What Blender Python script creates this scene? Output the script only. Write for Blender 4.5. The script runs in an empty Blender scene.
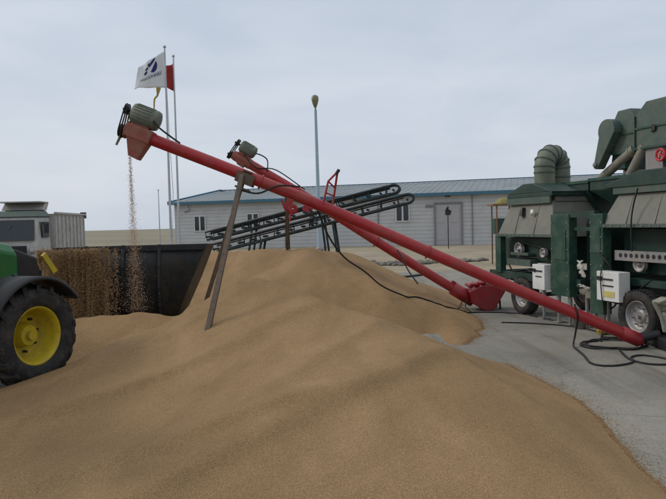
import bpy, bmesh, math, random
from mathutils import Vector, Matrix, noise
random.seed(7)
PI = math.pi
sc = bpy.context.scene
C = sc.collection
V = Vector

# ------------------------------------------------------------------ materials
def mat(name, col, rough=.6, metal=0., var=.15, scale=6., bump=.0, bscale=40., dirt=None, dirt_amt=.5, dscale=2.5, spec=.4):
    m = bpy.data.materials.new(name); m.use_nodes = True
    nt = m.node_tree; N = nt.nodes; L = nt.links
    b = N['Principled BSDF']
    b.inputs['Roughness'].default_value = rough; b.inputs['Metallic'].default_value = metal
    b.inputs['Specular IOR Level'].default_value = spec
    tc = N.new('ShaderNodeTexCoord')
    n1 = N.new('ShaderNodeTexNoise'); n1.inputs['Scale'].default_value = scale; n1.inputs['Detail'].default_value = 6
    n1.inputs['Roughness'].default_value = .65
    L.new(tc.outputs['Object'], n1.inputs['Vector'])
    r = N.new('ShaderNodeValToRGB')
    r.color_ramp.elements[0].position = .3; r.color_ramp.elements[1].position = .7
    r.color_ramp.elements[0].color = tuple(c*(1-var) for c in col)+(1,)
    r.color_ramp.elements[1].color = tuple(min(1, c*(1+var)) for c in col)+(1,)
    L.new(n1.outputs['Fac'], r.inputs['Fac'])
    out = r.outputs['Color']
    if dirt:
        n2 = N.new('ShaderNodeTexNoise'); n2.inputs['Scale'].default_value = dscale; n2.inputs['Detail'].default_value = 8
        n2.inputs['Roughness'].default_value = .7
        L.new(tc.outputs['Object'], n2.inputs['Vector'])
        r2 = N.new('ShaderNodeValToRGB'); r2.color_ramp.elements[0].position = .45; r2.color_ramp.elements[1].position = .68
        r2.color_ramp.elements[0].color = (0, 0, 0, 1); r2.color_ramp.elements[1].color = (dirt_amt,)*3+(1,)
        L.new(n2.outputs['Fac'], r2.inputs['Fac'])
        mx = N.new('ShaderNodeMix'); mx.data_type = 'RGBA'
        L.new(r2.outputs['Color'], mx.inputs[0]); L.new(out, mx.inputs[6]); mx.inputs[7].default_value = tuple(dirt)+(1,)
        out = mx.outputs[2]
        mr = N.new('ShaderNodeMapRange'); mr.inputs[3].default_value = rough; mr.inputs[4].default_value = min(1, rough+.35)
        L.new(r2.outputs['Color'], mr.inputs[0]); L.new(mr.outputs[0], b.inputs['Roughness'])
    L.new(out, b.inputs['Base Color'])
    if bump:
        n3 = N.new('ShaderNodeTexNoise'); n3.inputs['Scale'].default_value = bscale; n3.inputs['Detail'].default_value = 4
        L.new(tc.outputs['Object'], n3.inputs['Vector'])
        bp = N.new('ShaderNodeBump'); bp.inputs['Strength'].default_value = bump; bp.inputs['Distance'].default_value = .02
        L.new(n3.outputs['Fac'], bp.inputs['Height']); L.new(bp.outputs['Normal'], b.inputs['Normal'])
    return m

DUST = (.30, .23, .15)
M = {}
M['red'] = mat('red_paint', (.36, .020, .024), .36, var=.14, scale=3, dirt=(.24, .10, .07), dirt_amt=.5, dscale=3.3, bump=.04)
M['red_faded'] = mat('faded_red_paint', (.29, .075, .055), .6, var=.2, scale=5, dirt=(.27, .16, .11), dirt_amt=.8, dscale=7, bump=.05)
M['dark_red'] = mat('dark_red_paint', (.27, .014, .02), .42, var=.15, dirt=(.12, .05, .04), dirt_amt=.5)
M['green'] = mat('green_paint', (.015, .060, .042), .42, var=.2, scale=4, dirt=(.10, .11, .08), dirt_amt=.5, dscale=4, bump=.03)
M['dark_green'] = mat('dark_green_paint', (.009, .038, .028), .5, var=.2, scale=4, dirt=(.07, .075, .055), dirt_amt=.55, dscale=5)
M['grey_green'] = mat('weathered_grey_green_paint', (.060, .095, .078), .5, var=.14, scale=3, dirt=(.15, .15, .11), dirt_amt=.6, dscale=5, bump=.05)
M['duct'] = mat('duct_sheet', (.13, .15, .11), .5, var=.15, scale=4, dirt=(.22, .21, .15), dirt_amt=.7, dscale=6, bump=.08)
M['beige'] = mat('dusty_beige_sheet', (.165, .165, .138), .65, var=.12, scale=4, dirt=(.27, .25, .19), dirt_amt=.6, dscale=3, bump=.05)
M['grey'] = mat('grey_paint', (.25, .24, .24), .5, var=.12, dirt=DUST, dirt_amt=.4)
M['pipe'] = mat('dusty_pipe', (.22, .21, .17), .55, var=.2, scale=8, dirt=(.3, .25, .16), dirt_amt=.6, dscale=8)
M['motor'] = mat('motor_paint', (.13, .145, .11), .55, var=.25, scale=9, dirt=(.22, .2, .15), dirt_amt=.7, dscale=9, bump=.1)
M['black'] = mat('black_steel', (.014, .015, .017), .5, var=.3, dirt=(.05, .045, .04), dirt_amt=.5)
M['rubber'] = mat('black_rubber', (.017, .017, .018), .78, var=.25, scale=12, dirt=(.10, .08, .058), dirt_amt=.6, dscale=7, bump=.15, bscale=60)
M['cable'] = mat('cable_sheath', (.012, .012, .013), .6, var=.2)
M['jd_green'] = mat('tractor_green', (.012, .13, .025), .32, var=.1, dirt=(.07, .09, .04), dirt_amt=.4)
M['yellow'] = mat('yellow_rim_paint', (.50, .37, .015), .42, var=.1, scale=5, dirt=(.25, .18, .06), dirt_amt=.55, dscale=6)
M['steel'] = mat('dull_steel', (.33, .33, .33), .45, .6, var=.2, dirt=DUST, dirt_amt=.5)
M['leg'] = mat('rusty_leg_steel', (.11, .085, .065), .7, .1, var=.3, scale=14, dirt=(.2, .12, .07), dirt_amt=.8, dscale=10, bump=.1)
M['bucket'] = mat('bucket_steel', (.022, .025, .027), .5, .2, var=.3, scale=5, dirt=(.075, .055, .035), dirt_amt=.6, dscale=6, bump=.06)
M['white'] = mat('white_paint', (.68, .68, .65), .5, var=.06, dirt=(.4, .36, .28), dirt_amt=.4)
M['truck_bed'] = mat('pale_truck_bed_paint', (.42, .41, .38), .55, var=.12, dirt=(.3, .25, .18), dirt_amt=.6)
M['glass'] = mat('dark_glass', (.012, .016, .02), .08, var=.2, spec=.6)
M['pole'] = mat('galvanised_pole', (.42, .44, .46), .4, .3, var=.1)
M['lamp_pole'] = mat('pale_blue_pole', (.33, .43, .50), .45, var=.08)
M['lamp_head'] = mat('olive_lamp_head', (.20, .21, .11), .4, var=.15)
M['flag_white'] = mat('white_cloth', (.66, .67, .68), .85, var=.05)
M['flag_blue'] = mat('navy_print', (.02, .025, .13), .85, var=.05)
M['flag_red'] = mat('red_cloth', (.30, .035, .03), .85, var=.2)
M['flag_yellow'] = mat('yellow_cloth', (.45, .36, .10), .85, var=.15)
M['wood'] = mat('brown_canopy', (.19, .11, .05), .8, var=.25)
M['thatch'] = mat('olive_canopy_cover', (.22, .20, .07), .9, var=.3, scale=10, bump=.2)
M['stone'] = mat('rubble_stone', (.17, .155, .13), .9, var=.35, scale=5, bump=.3, bscale=14)
M['rag'] = mat('pale_rag', (.5, .48, .42), .9, var=.15)
M['film'] = mat('dusty_plastic_sheet', (.24, .24, .21), .4, var=.3, scale=8, dirt=(.26, .25, .13), dirt_amt=.6, bump=.3, bscale=15)
M['yellow_label'] = mat('yellow_label', (.55, .47, .15), .6, var=.1)
M['yellow_rag'] = mat('ochre_cloth', (.36, .24, .04), .9, var=.2)
M['red_bright'] = mat('bright_red_paint', (.5, .02, .025), .4, var=.08)
M['trim_blue'] = mat('teal_blue_trim', (.055, .15, .215), .5, var=.1)
M['door_grey'] = mat('warehouse_door_paint', (.40, .385, .39), .6, var=.08)
M['frame_grey'] = mat('door_frame_paint', (.21, .21, .22), .6, var=.08)
M['window_frame'] = mat('white_window_frame', (.6, .6, .58), .5, var=.05)

def wear(m, col, scale, lo, hi):
    N, L = m.node_tree.nodes, m.node_tree.links; b = N['Principled BSDF']; src = b.inputs['Base Color'].links[0].from_socket
    tc = N.new('ShaderNodeTexCoord'); n = N.new('ShaderNodeTexNoise'); n.inputs['Scale'].default_value = scale; n.inputs['Detail'].default_value = 10; n.inputs['Roughness'].default_value = .75
    L.new(tc.outputs['Object'], n.inputs['Vector']); r = N.new('ShaderNodeValToRGB'); r.color_ramp.elements[0].position = lo; r.color_ramp.elements[1].position = hi
    L.new(n.outputs['Fac'], r.inputs['Fac']); mx = N.new('ShaderNodeMix'); mx.data_type = 'RGBA'; L.new(r.outputs['Color'], mx.inputs[0]); L.new(src, mx.inputs[6]); mx.inputs[7].default_value = col+(1,)
    L.new(mx.outputs[2], b.inputs['Base Color'])
wear(M['red'], (.16, .055, .035), 9, .63, .69); wear(M['red_faded'], (.14, .06, .04), 11, .58, .66); wear(M['dark_red'], (.13, .045, .03), 9, .60, .68)
wear(M['green'], (.16, .15, .12), 12, .64, .70); wear(M['grey_green'], (.17, .12, .08), 12, .63, .70); wear(M['beige'], (.12, .085, .055), 7, .62, .72)
wear(M['yellow'], (.12, .08, .03), 14, .60, .70); wear(M['white'], (.3, .25, .18), 10, .6, .72);
def nodes(m): return m.node_tree.nodes, m.node_tree.links

def grain_material():
    m = bpy.data.materials.new('grain'); m.use_nodes = True
    N, L = nodes(m); b = N['Principled BSDF']
    b.inputs['Roughness'].default_value = .85; b.inputs['Specular IOR Level'].default_value = .25
    tc = N.new('ShaderNodeTexCoord')
    vo = N.new('ShaderNodeTexVoronoi'); vo.inputs['Scale'].default_value = 210; vo.inputs['Randomness'].default_value = 1
    L.new(tc.outputs['Object'], vo.inputs['Vector'])
    sep = N.new('ShaderNodeSeparateColor'); L.new(vo.outputs['Color'], sep.inputs[0])
    r = N.new('ShaderNodeValToRGB'); e = r.color_ramp.elements
    e[0].position = 0; e[0].color = (.205, .118, .050, 1)
    e[1].position = 1; e[1].color = (.43, .285, .143, 1)
    x = e.new(.3); x.color = (.275, .168, .076, 1)
    x = e.new(.75); x.color = (.325, .202, .094, 1)
    L.new(sep.outputs[0], r.inputs['Fac'])
    n2 = N.new('ShaderNodeTexNoise'); n2.inputs['Scale'].default_value = 1.1; n2.inputs['Detail'].default_value = 7
    n2.inputs['Roughness'].default_value = .6; n2.inputs['Distortion'].default_value = .6
    mp = N.new('ShaderNodeMapping'); mp.inputs['Scale'].default_value = (1.3, .55, 1); mp.inputs['Rotation'].default_value = (0, 0, -.5)
    L.new(tc.outputs['Object'], mp.inputs[0]); L.new(mp.outputs[0], n2.inputs['Vector'])
    r2 = N.new('ShaderNodeValToRGB'); r2.color_ramp.elements[0].position = .35; r2.color_ramp.elements[1].position = .68
    r2.color_ramp.elements[0].color = (.86, .85, .84, 1); r2.color_ramp.elements[1].color = (1.14, 1.15, 1.17, 1)
    L.new(n2.outputs['Fac'], r2.inputs['Fac'])
    mx = N.new('ShaderNodeMix'); mx.data_type = 'RGBA'; mx.blend_type = 'MULTIPLY'; mx.inputs[0].default_value = 1
    L.new(r.outputs['Color'], mx.inputs[6]); L.new(r2.outputs['Color'], mx.inputs[7])
    L.new(mx.outputs[2], b.inputs['Base Color'])
    n3 = N.new('ShaderNodeTexNoise'); n3.inputs['Scale'].default_value = 26; n3.inputs['Detail'].default_value = 4
    L.new(tc.outputs['Object'], n3.inputs['Vector'])
    b1 = N.new('ShaderNodeBump'); b1.inputs['Strength'].default_value = .55; b1.inputs['Distance'].default_value = .012
    L.new(n3.outputs['Fac'], b1.inputs['Height'])
    b2 = N.new('ShaderNodeBump'); b2.inputs['Strength'].default_value = .7; b2.inputs['Distance'].default_value = .006; b2.invert = True
    L.new(vo.outputs['Distance'], b2.inputs['Height']); L.new(b1.outputs['Normal'], b2.inputs['Normal'])
    L.new(b2.outputs['Normal'], b.inputs['Normal'])
    return m
M['grain'] = grain_material()
M['kernel'] = mat('grain_kernel', (.31, .195, .095), .75, var=.3, scale=60)
M['kernel_pale'] = mat('falling_grain_kernel', (.46, .30, .18), .75, var=.3, scale=60)

def concrete_material():
    m = bpy.data.materials.new('worn_concrete'); m.use_nodes = True
    N, L = nodes(m); b = N['Principled BSDF']; b.inputs['Roughness'].default_value = .85
    b.inputs['Specular IOR Level'].default_value = .3
    tc = N.new('ShaderNodeTexCoord')
    def nz(s, d=8, rr=.62, dist=0):
        n = N.new('ShaderNodeTexNoise'); n.inputs['Scale'].default_value = s; n.inputs['Detail'].default_value = d
        n.inputs['Roughness'].default_value = rr; n.inputs['Distortion'].default_value = dist
        L.new(tc.outputs['Object'], n.inputs['Vector']); return n
    def ramp(src, p0, c0, p1, c1):
        r = N.new('ShaderNodeValToRGB'); r.color_ramp.elements[0].position = p0; r.color_ramp.elements[1].position = p1
        r.color_ramp.elements[0].color = c0+(1,); r.color_ramp.elements[1].color = c1+(1,)
        L.new(src, r.inputs['Fac']); return r
    a = ramp(nz(.55, 9, .68, .8).outputs['Fac'], .35, (.205, .190, .158), .66, (.29, .268, .222))
    f = ramp(nz(38, 4, .7).outputs['Fac'], .3, (.80, .80, .80), .72, (1.14, 1.14, 1.14))
    mx = N.new('ShaderNodeMix'); mx.data_type = 'RGBA'; mx.blend_type = 'MULTIPLY'; mx.inputs[0].default_value = 1
    L.new(a.outputs[0], mx.inputs[6]); L.new(f.outputs[0], mx.inputs[7])
    # blown grain dust in patches
    d = ramp(nz(1.7, 10, .75, .4).outputs['Fac'], .52, (0, 0, 0), .76, (.55, .55, .55))
    m2 = N.new('ShaderNodeMix'); m2.data_type = 'RGBA'; L.new(d.outputs[0], m2.inputs[0]); L.new(mx.outputs[2], m2.inputs[6])
    m2.inputs[7].default_value = (.25, .20, .13, 1)
    # slab joints
    br = N.new('ShaderNodeTexBrick'); br.offset = 0; br.inputs['Scale'].default_value = 1
    br.inputs['Mortar Size'].default_value = .007; br.inputs['Brick Width'].default_value = 4.0; br.inputs['Row Height'].default_value = 4.0
    br.inputs['Color1'].default_value = br.inputs['Color2'].default_value = (1, 1, 1, 1); br.inputs['Mortar'].default_value = (.5, .48, .45, 1)
    mp = N.new('ShaderNodeMapping'); mp.inputs['Rotation'].default_value = (0, 0, .28); mp.inputs['Location'].default_value = (1.1, 1.7, 0)
    L.new(tc.outputs['Object'], mp.inputs[0]); L.new(mp.outputs[0], br.inputs['Vector'])
    m3 = N.new('ShaderNodeMix'); m3.data_type = 'RGBA'; m3.blend_type = 'MULTIPLY'; m3.inputs[0].default_value = .7
    L.new(m2.outputs[2], m3.inputs[6]); L.new(br.outputs['Color'], m3.inputs[7])
    L.new(m3.outputs[2], b.inputs['Base Color'])
    # tyre smears and cracks
    mq = N.new('ShaderNodeMapping'); mq.inputs['Scale'].default_value = (2.2, .16, 1); mq.inputs['Rotation'].default_value = (0, 0, -.35); L.new(tc.outputs['Object'], mq.inputs[0])
    ns = N.new('ShaderNodeTexNoise'); ns.inputs['Scale'].default_value = 1.4; ns.inputs['Detail'].default_value = 6; L.new(mq.outputs[0], ns.inputs['Vector'])
    rs = ramp(ns.outputs['Fac'], .54, (1, 1, 1), .70, (.70, .69, .68))
    vc = N.new('ShaderNodeTexVoronoi'); vc.feature = 'DISTANCE_TO_EDGE'; vc.inputs['Scale'].default_value = .33
    wn = nz(2.2, 5, .6); mw = N.new('ShaderNodeMix'); mw.data_type = 'RGBA'; mw.blend_type = 'ADD'; mw.inputs[0].default_value = .35
    L.new(tc.outputs['Object'], mw.inputs[6]); L.new(wn.outputs['Color'], mw.inputs[7]); L.new(mw.outputs[2], vc.inputs['Vector'])
    rc = ramp(vc.outputs['Distance'], .0, (.45, .43, .4), .006, (1, 1, 1))
    m4 = N.new('ShaderNodeMix'); m4.data_type = 'RGBA'; m4.blend_type = 'MULTIPLY'; m4.inputs[0].default_value = 1
    L.new(m3.outputs[2], m4.inputs[6]); L.new(rs.outputs[0], m4.inputs[7])
    m5 = N.new('ShaderNodeMix'); m5.data_type = 'RGBA'; m5.blend_type = 'MULTIPLY'; m5.inputs[0].default_value = .4
    L.new(m4.outputs[2], m5.inputs[6]); L.new(rc.outputs[0], m5.inputs[7]); L.new(m5.outputs[2], b.inputs['Base Color'])
    bp = N.new('ShaderNodeBump'); bp.inputs['Strength'].default_value = .35; bp.inputs['Distance'].default_value = .01
    L.new(nz(55, 5, .7).outputs['Fac'], bp.inputs['Height']); L.new(bp.outputs['Normal'], b.inputs['Normal'])
    return m
M['concrete'] = concrete_material()
M['yard'] = mat('sandy_yard', (.30, .245, .165), .95, var=.22, scale=.35, dirt=(.2, .18, .14), dirt_amt=.6, dscale=.8, bump=.3, bscale=8)
M['field'] = mat('dry_field', (.22, .19, .125), .95, var=.3, scale=.05, bump=.3, bscale=2)

def siding_material(name, col, vertical, period, var=.06):
    m = mat(name, col, .6, var=var, scale=.6, dirt=(.33, .31, .28), dirt_amt=.3, dscale=.7)
    return m
M['siding'] = siding_material('pale_siding', (.52, .52, .51), False, .3)
M['roofing'] = mat('grey_roof_sheet', (.215, .24, .245), .6, var=.12, scale=.25, dirt=(.17, .19, .185), dirt_amt=.5, dscale=.4)

wear(M['siding'], (.33, .29, .24), 1.1, .60, .8); wear(M['roofing'], (.16, .12, .09), 1.0, .62, .8)

# ------------------------------------------------------------------ mesh builder
class MB:
    def __init__(s): s.v = []; s.f = []; s.sm = []
    def add(s, vs, fs, smooth=False):
        o = len(s.v); s.v += [V(p) for p in vs]
        s.f += [tuple(i+o for i in f) for f in fs]; s.sm += [smooth]*len(fs)
        return s
    def box(s, c, size, axes=None, bev=0.):
        c = V(c); x, y, z = [d/2 for d in size]
        ax = axes or (V((1, 0, 0)), V((0, 1, 0)), V((0, 0, 1)))
        if bev <= 0:
            vs = [c+ax[0]*sx*x+ax[1]*sy*y+ax[2]*sz*z for sx in (-1, 1) for sy in (-1, 1) for sz in (-1, 1)]
            return s.add(vs, [(0, 1, 3, 2), (4, 6, 7, 5), (0, 4, 5, 1), (2, 3, 7, 6), (0, 2, 6, 4), (1, 5, 7, 3)])
        bm = bmesh.new(); bmesh.ops.create_cube(bm, size=1)
        for v in bm.verts: v.co = V((v.co.x*2*x, v.co.y*2*y, v.co.z*2*z))
        bmesh.ops.bevel(bm, geom=bm.edges[:], offset=bev, segments=2, affect='EDGES', profile=.7)
        bm.verts.ensure_lookup_table(); bm.verts.index_update()
        vs = [c+ax[0]*v.co.x+ax[1]*v.co.y+ax[2]*v.co.z for v in bm.verts]
        fs = [tuple(v.index for v in f.verts) for f in bm.faces]; bm.free()
        return s.add(vs, fs)
    def hexa(s, p):  # 8 points: bottom ring 4, top ring 4
        return s.add(p, [(3, 2, 1, 0), (4, 5, 6, 7), (0, 1, 5, 4), (1, 2, 6, 5), (2, 3, 7, 6), (3, 0, 4, 7)])
    def tube(s, pts, r, n=10, caps=True, smooth=True, closed=False):
        pts = [V(p) for p in pts]; k = len(pts)
        rs = r if isinstance(r, (list, tuple)) else [r]*k
        vs = []; prev = None
        for i, p in enumerate(pts):
            if closed: t = pts[(i+1) % k]-pts[i-1]
            else: t = pts[min(i+1, k-1)]-pts[max(i-1, 0)]
            t.normalize()
            if prev is None:
                u = t.orthogonal().normalized()
            else:
                u = (prev-t*prev.dot(t)).normalized()
            prev = u; w = t.cross(u)
            for j in range(n):
                a = 2*PI*j/n; vs.append(p+(u*math.cos(a)+w*math.sin(a))*rs[i])
        fs = []
        for i in range(k if closed else k-1):
            i2 = (i+1) % k
            for j in range(n): fs.append((i*n+j, i*n+(j+1) % n, i2*n+(j+1) % n, i2*n+j))
        s.add(vs, fs, smooth)
        if caps and not closed:
            s.add(vs[:n], [tuple(reversed(range(n)))]); s.add(vs[-n:], [tuple(range(n))])
        return s
    def lathe(s, c, axis, prof, n=32, smooth=True, closed=True):
        c = V(c); t = V(axis).normalized(); u = t.orthogonal().normalized(); w = t.cross(u)
        vs = []; k = len(prof)
        for (d, r) in prof:
            for j in range(n):
                a = 2*PI*j/n; vs.append(c+t*d+(u*math.cos(a)+w*math.sin(a))*r)
        fs = []
        for i in range(k if closed else k-1):
            i2 = (i+1) % k
            for j in range(n): fs.append((i*n+j, i*n+(j+1) % n, i2*n+(j+1) % n, i2*n+j))
        return s.add(vs, fs, smooth)
    def prism(s, poly, d):  # poly: 3d points, extruded by vector d
        n = len(poly); poly = [V(p) for p in poly]; d = V(d)
        vs = poly+[p+d for p in poly]
        fs = [tuple(reversed(range(n))), tuple(range(n, 2*n))]+[(i, (i+1) % n, n+(i+1) % n, n+i) for i in range(n)]
        return s.add(vs, fs)
    def build(s, name, m, parent=None, origin=None, bevel=0.):
        me = bpy.data.meshes.new(name)
        o = bpy.data.objects.new(name, me); C.objects.link(o)
        if parent is not None:
            org = world_loc(parent); o.parent = parent
        else:
            org = V(origin) if origin is not None else V((0, 0, 0)); o.location = org
        me.from_pydata([tuple(p-org) for p in s.v], [], s.f); me.validate()
        if len(me.polygons) == len(s.sm):
            me.polygons.foreach_set('use_smooth', s.sm)
        bm = bmesh.new(); bm.from_mesh(me); bmesh.ops.recalc_face_normals(bm, faces=bm.faces[:]); bm.to_mesh(me); bm.free()
        me.materials.append(M[m] if isinstance(m, str) else m)
        if bevel:
            md = o.modifiers.new('bevel', 'BEVEL'); md.width = bevel; md.segments = 2; md.limit_method = 'ANGLE'
        return o
def world_loc(o):
    p = V((0, 0, 0))
    while o is not None: p = p+V(o.location); o = o.parent
    return p
def tag(o, label=None, cat=None, group=None, kind=None):
    for k, v in (('label', label), ('category', cat), ('group', group), ('kind', kind)):
        if v: o[k] = v
    return o
def thing(name, label, cat, loc, group=None):
    o = bpy.data.objects.new(name, None); C.objects.link(o); o.location = loc; o.empty_display_size = .2
    return tag(o, label, cat, group)
def copy_tree(o, parent=None):
    c = o.copy(); C.objects.link(c); c.parent = parent
    for ch in list(o.children): copy_tree(ch, c)
    return c
def spline(pts, n=8):
    P = [V(p) for p in pts]; P = [P[0]*2-P[1]]+P+[P[-1]*2-P[-2]]; out = []
    for i in range(1, len(P)-2):
        for j in range(n):
            t = j/n; a, b, c, d = P[i-1], P[i], P[i+1], P[i+2]
            out.append(.5*((2*b)+(c-a)*t+(2*a-5*b+4*c-d)*t*t+(3*b-a-3*c+d)*t**3))
    out.append(P[-2]); return out

# ------------------------------------------------------------------ ground
def sheet(name, poly, z, m, kind='structure'):
    mb = MB(); mb.add([(x, y, z) for x, y in poly], [tuple(range(len(poly)))]); o = mb.build(name, m); tag(o, kind=kind); return o
R = 1500
sheet('ground', [(R*math.cos(a*PI/24), R*math.sin(a*PI/24)) for a in range(48)], 0, 'field')
yard = []
for i in range(41): yard.append((-45+2.5*i, -8))
for i in range(41): yard.append((55-2.5*i, 48+random.uniform(-.3, .3)))
sheet('yard', yard, .004, 'yard')
ap = [(-25, -6), (40, -6), (40, 23.6)]
x = 39.5
while x > -25: ap.append((x, 23.2+.5*noise.noise(V((x*.5, 3, 0)))+.12*noise.noise(V((x*3, 9, 0))))); x -= .35
ap.append((-25, 23))
sheet('concrete_apron', ap, .008, 'concrete')

# ------------------------------------------------------------------ grain heaps
def fbm(x, y, s, o=4, seed=0.):
    return noise.fractal(V((x*s, y*s, seed)), .9, 2.1, o)
HEAPS = []
def surf(x, y):
    z = .008
    for t in HEAPS:
        h = t.ray_cast(V((x, y, 5)), V((0, 0, -1)))
        if h[0] is not None: z = max(z, h[0].z)
    return z
def heap(name, crest, x0, x1, y0, y1, step, slope, k, label, cat, amp=1., seed=0.):
    pts = []
    for a, b in crest:
        a = V(a); b = V(b); n = max(1, int((b-a).length/.25))
        pts += [a.lerp(b, i/n) for i in range(n+1)]
    P = [(p.x, p.y, p.z) for p in pts]
    nx = int((x1-x0)/step)+1; ny = int((y1-y0)/step)+1
    vs = []; keep = {}
    import numpy as np
    PX = np.array([p[0] for p in P]); PY = np.array([p[1] for p in P]); PZ = np.array([p[2] for p in P])
    for j in range(ny):
        for i in range(nx):
            x = x0+i*step; y = y0+j*step
            wx = x+.16*noise.noise(V((x*.9, y*.9, seed))); wy = y+.16*noise.noise(V((x*.9, y*.9, seed+7)))
            d = np.sqrt((PX-wx)**2+(PY-wy)**2+.005)
            h = PZ-slope*d; mxh = h.max(); z = mxh+k*math.log(np.exp((h-mxh)/k).sum())-k*1.2
            z += amp*.016*abs(noise.noise(V((x*1.1+y*1.6, x*.35-y*.25, seed+11))))*-2+.01
            z += amp*(.030*fbm(x, y, .8, 3, seed)+.017*fbm(x, y, 2.6, 4, seed+3)+.004*fbm(x, y, 14, 3, seed+5))
            vs.append((x, y, z))
    mb = MB(); fs = []
    for j in range(ny-1):
        for i in range(nx-1):
            q = (j*nx+i, j*nx+i+1, (j+1)*nx+i+1, (j+1)*nx+i)
            if max(vs[t][2] for t in q) > -.05: fs.append(q)
    mb.add(vs, fs, True)
    from mathutils.bvhtree import BVHTree
    HEAPS.append(BVHTree.FromPolygons(vs, fs))
    o = mb.build(name, 'grain'); tag(o, label, cat); return o
def chain(*p): return [(p[i], p[i+1]) for i in range(len(p)-1)]
CREST = [(-7, 6.4, .02), (-4.6, 6.8, .04), (-3.7, 7.05, .10), (-3.14, 7.45, .23), (-2.77, 8.2, .41), (-2.31, 8.4, .54), (-2.05, 8.6, .68), (-1.78, 8.8, .82), (-1.30, 9.3, 1.12), (-.94, 9.15, 1.12),
         (-.43, 8.4, 1.0), (.31, 7.6, .77), (1.0, 7.5, .53), (1.56, 7.7, .29), (2.0, 7.9, .13), (2.6, 8.1, .0), (4, 8.2, -.2)]
BASE = [(-7, .10), (-4.5, .12), (-3, .14), (-1.6, .17), (-.4, .34), (.8, .42), (1.6, .40), (4, .3)]
EDGE = [(0, 2.0), (3, 2.12), (4.25, 2.2), (4.9, 2.36), (5.6, 2.40), (6.4, 2.42), (7.1, 2.36), (7.8, 2.2), (8.4, 2.15), (9.2, 1.7), (12, 1)]
def lut(T, x, c=1):
    for p, q in zip(T, T[1:]):
        if x <= q[0]:
            t = max(0, (x-p[0])/(q[0]-p[0])); return p[c]*(1-t)+q[c]*t
    return T[-1][c]
def slut(T, x, c, w):   # smoothed table
    return sum(lut(T, x+o*w, c) for o in (-1, -.6, -.3, 0, .3, .6, 1))/7
def smin(a, b, k):
    h = max(0, min(1, .5+.5*(b-a)/k)); return b*(1-h)+a*h-k*h*(1-h)
def ridge(x, y, a, b, amp, wl, wr):   # slide line: gentle on its left, dropping quickly on its right
    ax, ay = a; bx_, by_ = b; dx, dy = bx_-ax, by_-ay; L2 = dx*dx+dy*dy
    t = ((x-ax)*dx+(y-ay)*dy)/L2; d = ((x-ax)*dy-(y-ay)*dx)/math.sqrt(L2)
    d += .07*noise.noise(V((x*1.2, y*1.2, a[0]*3)))
    e = 1.0 if 0 <= t <= 1 else math.exp(-((min(abs(t), abs(t-1)))/.22)**2)
    return amp*e*(math.exp(-(abs(d)/wl)**1.3) if d > 0 else math.exp(-(d/wr)**2))
RIDGES = [((.95, 6.2), (-1.25, 3.5), .095, .8, .15), ((-.7, 7.4), (-2.9, 5.2), .065, .5, .13), ((.45, 7.1), (-.5, 5.4), .05, .4, .12), ((1.2, 6.4), (1.75, 4.6), .05, .5, .2), ((-1.7, 8.2), (-3.2, 6.6), .04, .35, .11), ((-.4, 4.9), (-2.6, 3.6), .06, .5, .12)]
def front_z(x, y):
    wx = x+.12*noise.noise(V((x*.8, y*.8, 1.3))); wy = y+.12*noise.noise(V((x*.8, y*.8, 8.3)))
    yc = slut(CREST, wx, 1, .12); zc = slut(CREST, wx, 2, .06); zb = slut(BASE, wx, 1, .4)
    t = max(0, (wy-2.6)/(yc-2.6)); face = zb+(zc-zb)*t**2.8
    back = zc-.50*(wy-yc); right = (slut(EDGE, wy, 1, .25)-wx)*.40
    z = smin(smin(face, back, .025), right, .16)
    for r_ in RIDGES: z += ridge(x, y, *r_)*min(1, max(0, right*3))
    ux = x*.75-y*.66; uy = x*.66+y*.75
    z += .014*fbm(x, y, 1.0, 3, 1.3)+.007*noise.fractal(V((ux*4.2, uy*1.5, 4.3)), .9, 2.1, 4)+.003*fbm(x, y, 15, 3, 6.3)-.008
    return z
def front_heap(x0, x1, y0, y1, step, label, cat):
    nx = int((x1-x0)/step)+1; ny = int((y1-y0)/step)+1
    vs = [(x0+i*step, y0+j*step, front_z(x0+i*step, y0+j*step)) for j in range(ny) for i in range(nx)]
    fs = []
    for j in range(ny-1):
        for i in range(nx-1):
            q = (j*nx+i, j*nx+i+1, (j+1)*nx+i+1, (j+1)*nx+i)
            if max(vs[t][2] for t in q) > -.05: fs.append(q)
    mb = MB(); mb.add(vs, fs, True)
    from mathutils.bvhtree import BVHTree
    HEAPS.append(BVHTree.FromPolygons(vs, fs)); o = mb.build('grain_pile', 'grain'); tag(o, label, cat); return o
front_heap(-6.4, 3.2, .5, 11.4, .036, 'large brown grain heap filling the foreground with the auger legs stuck in its left side', 'grain pile')
rear = chain((-.9, 11.9, .96), (-.45, 12.6, 1.2), (-.4, 13.6, 1.36), (-1.6, 14.3, 1.33), (-3.6, 14.8, 1.26), (-6, 15, 1.1))
rear += chain((-.4, 13.6, 1.34), (0.2, 15, 1.2), (.1, 17, .92), (-.4, 20, .6))
rear += chain((-.45, 12.6, 1.2), (.55, 12.0, .86), (1.5, 11.4, .46), (2.0, 10.9, .26), (2.0, 10.2, .17), (1.75, 9.4, .12))
rear += chain((-1.9, 9.85, .56), (-2.35, 9.55, .53), (-2.95, 9.5, .60), (-3.5, 9.5, .58), (-4.6, 9.6, .56), (-6, 10.0, .5))
rear += chain((-3.0, 9.1, .42), (-3.7, 9.0, .44), (-4.6, 9.2, .42))
heap('grain_pile', rear, -8, 3.6, 7.0, 23, .055, .44, .035,
     'farther grain heap behind the foreground one, ending on the concrete near the red hopper', 'grain pile', seed=5.1)

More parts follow.
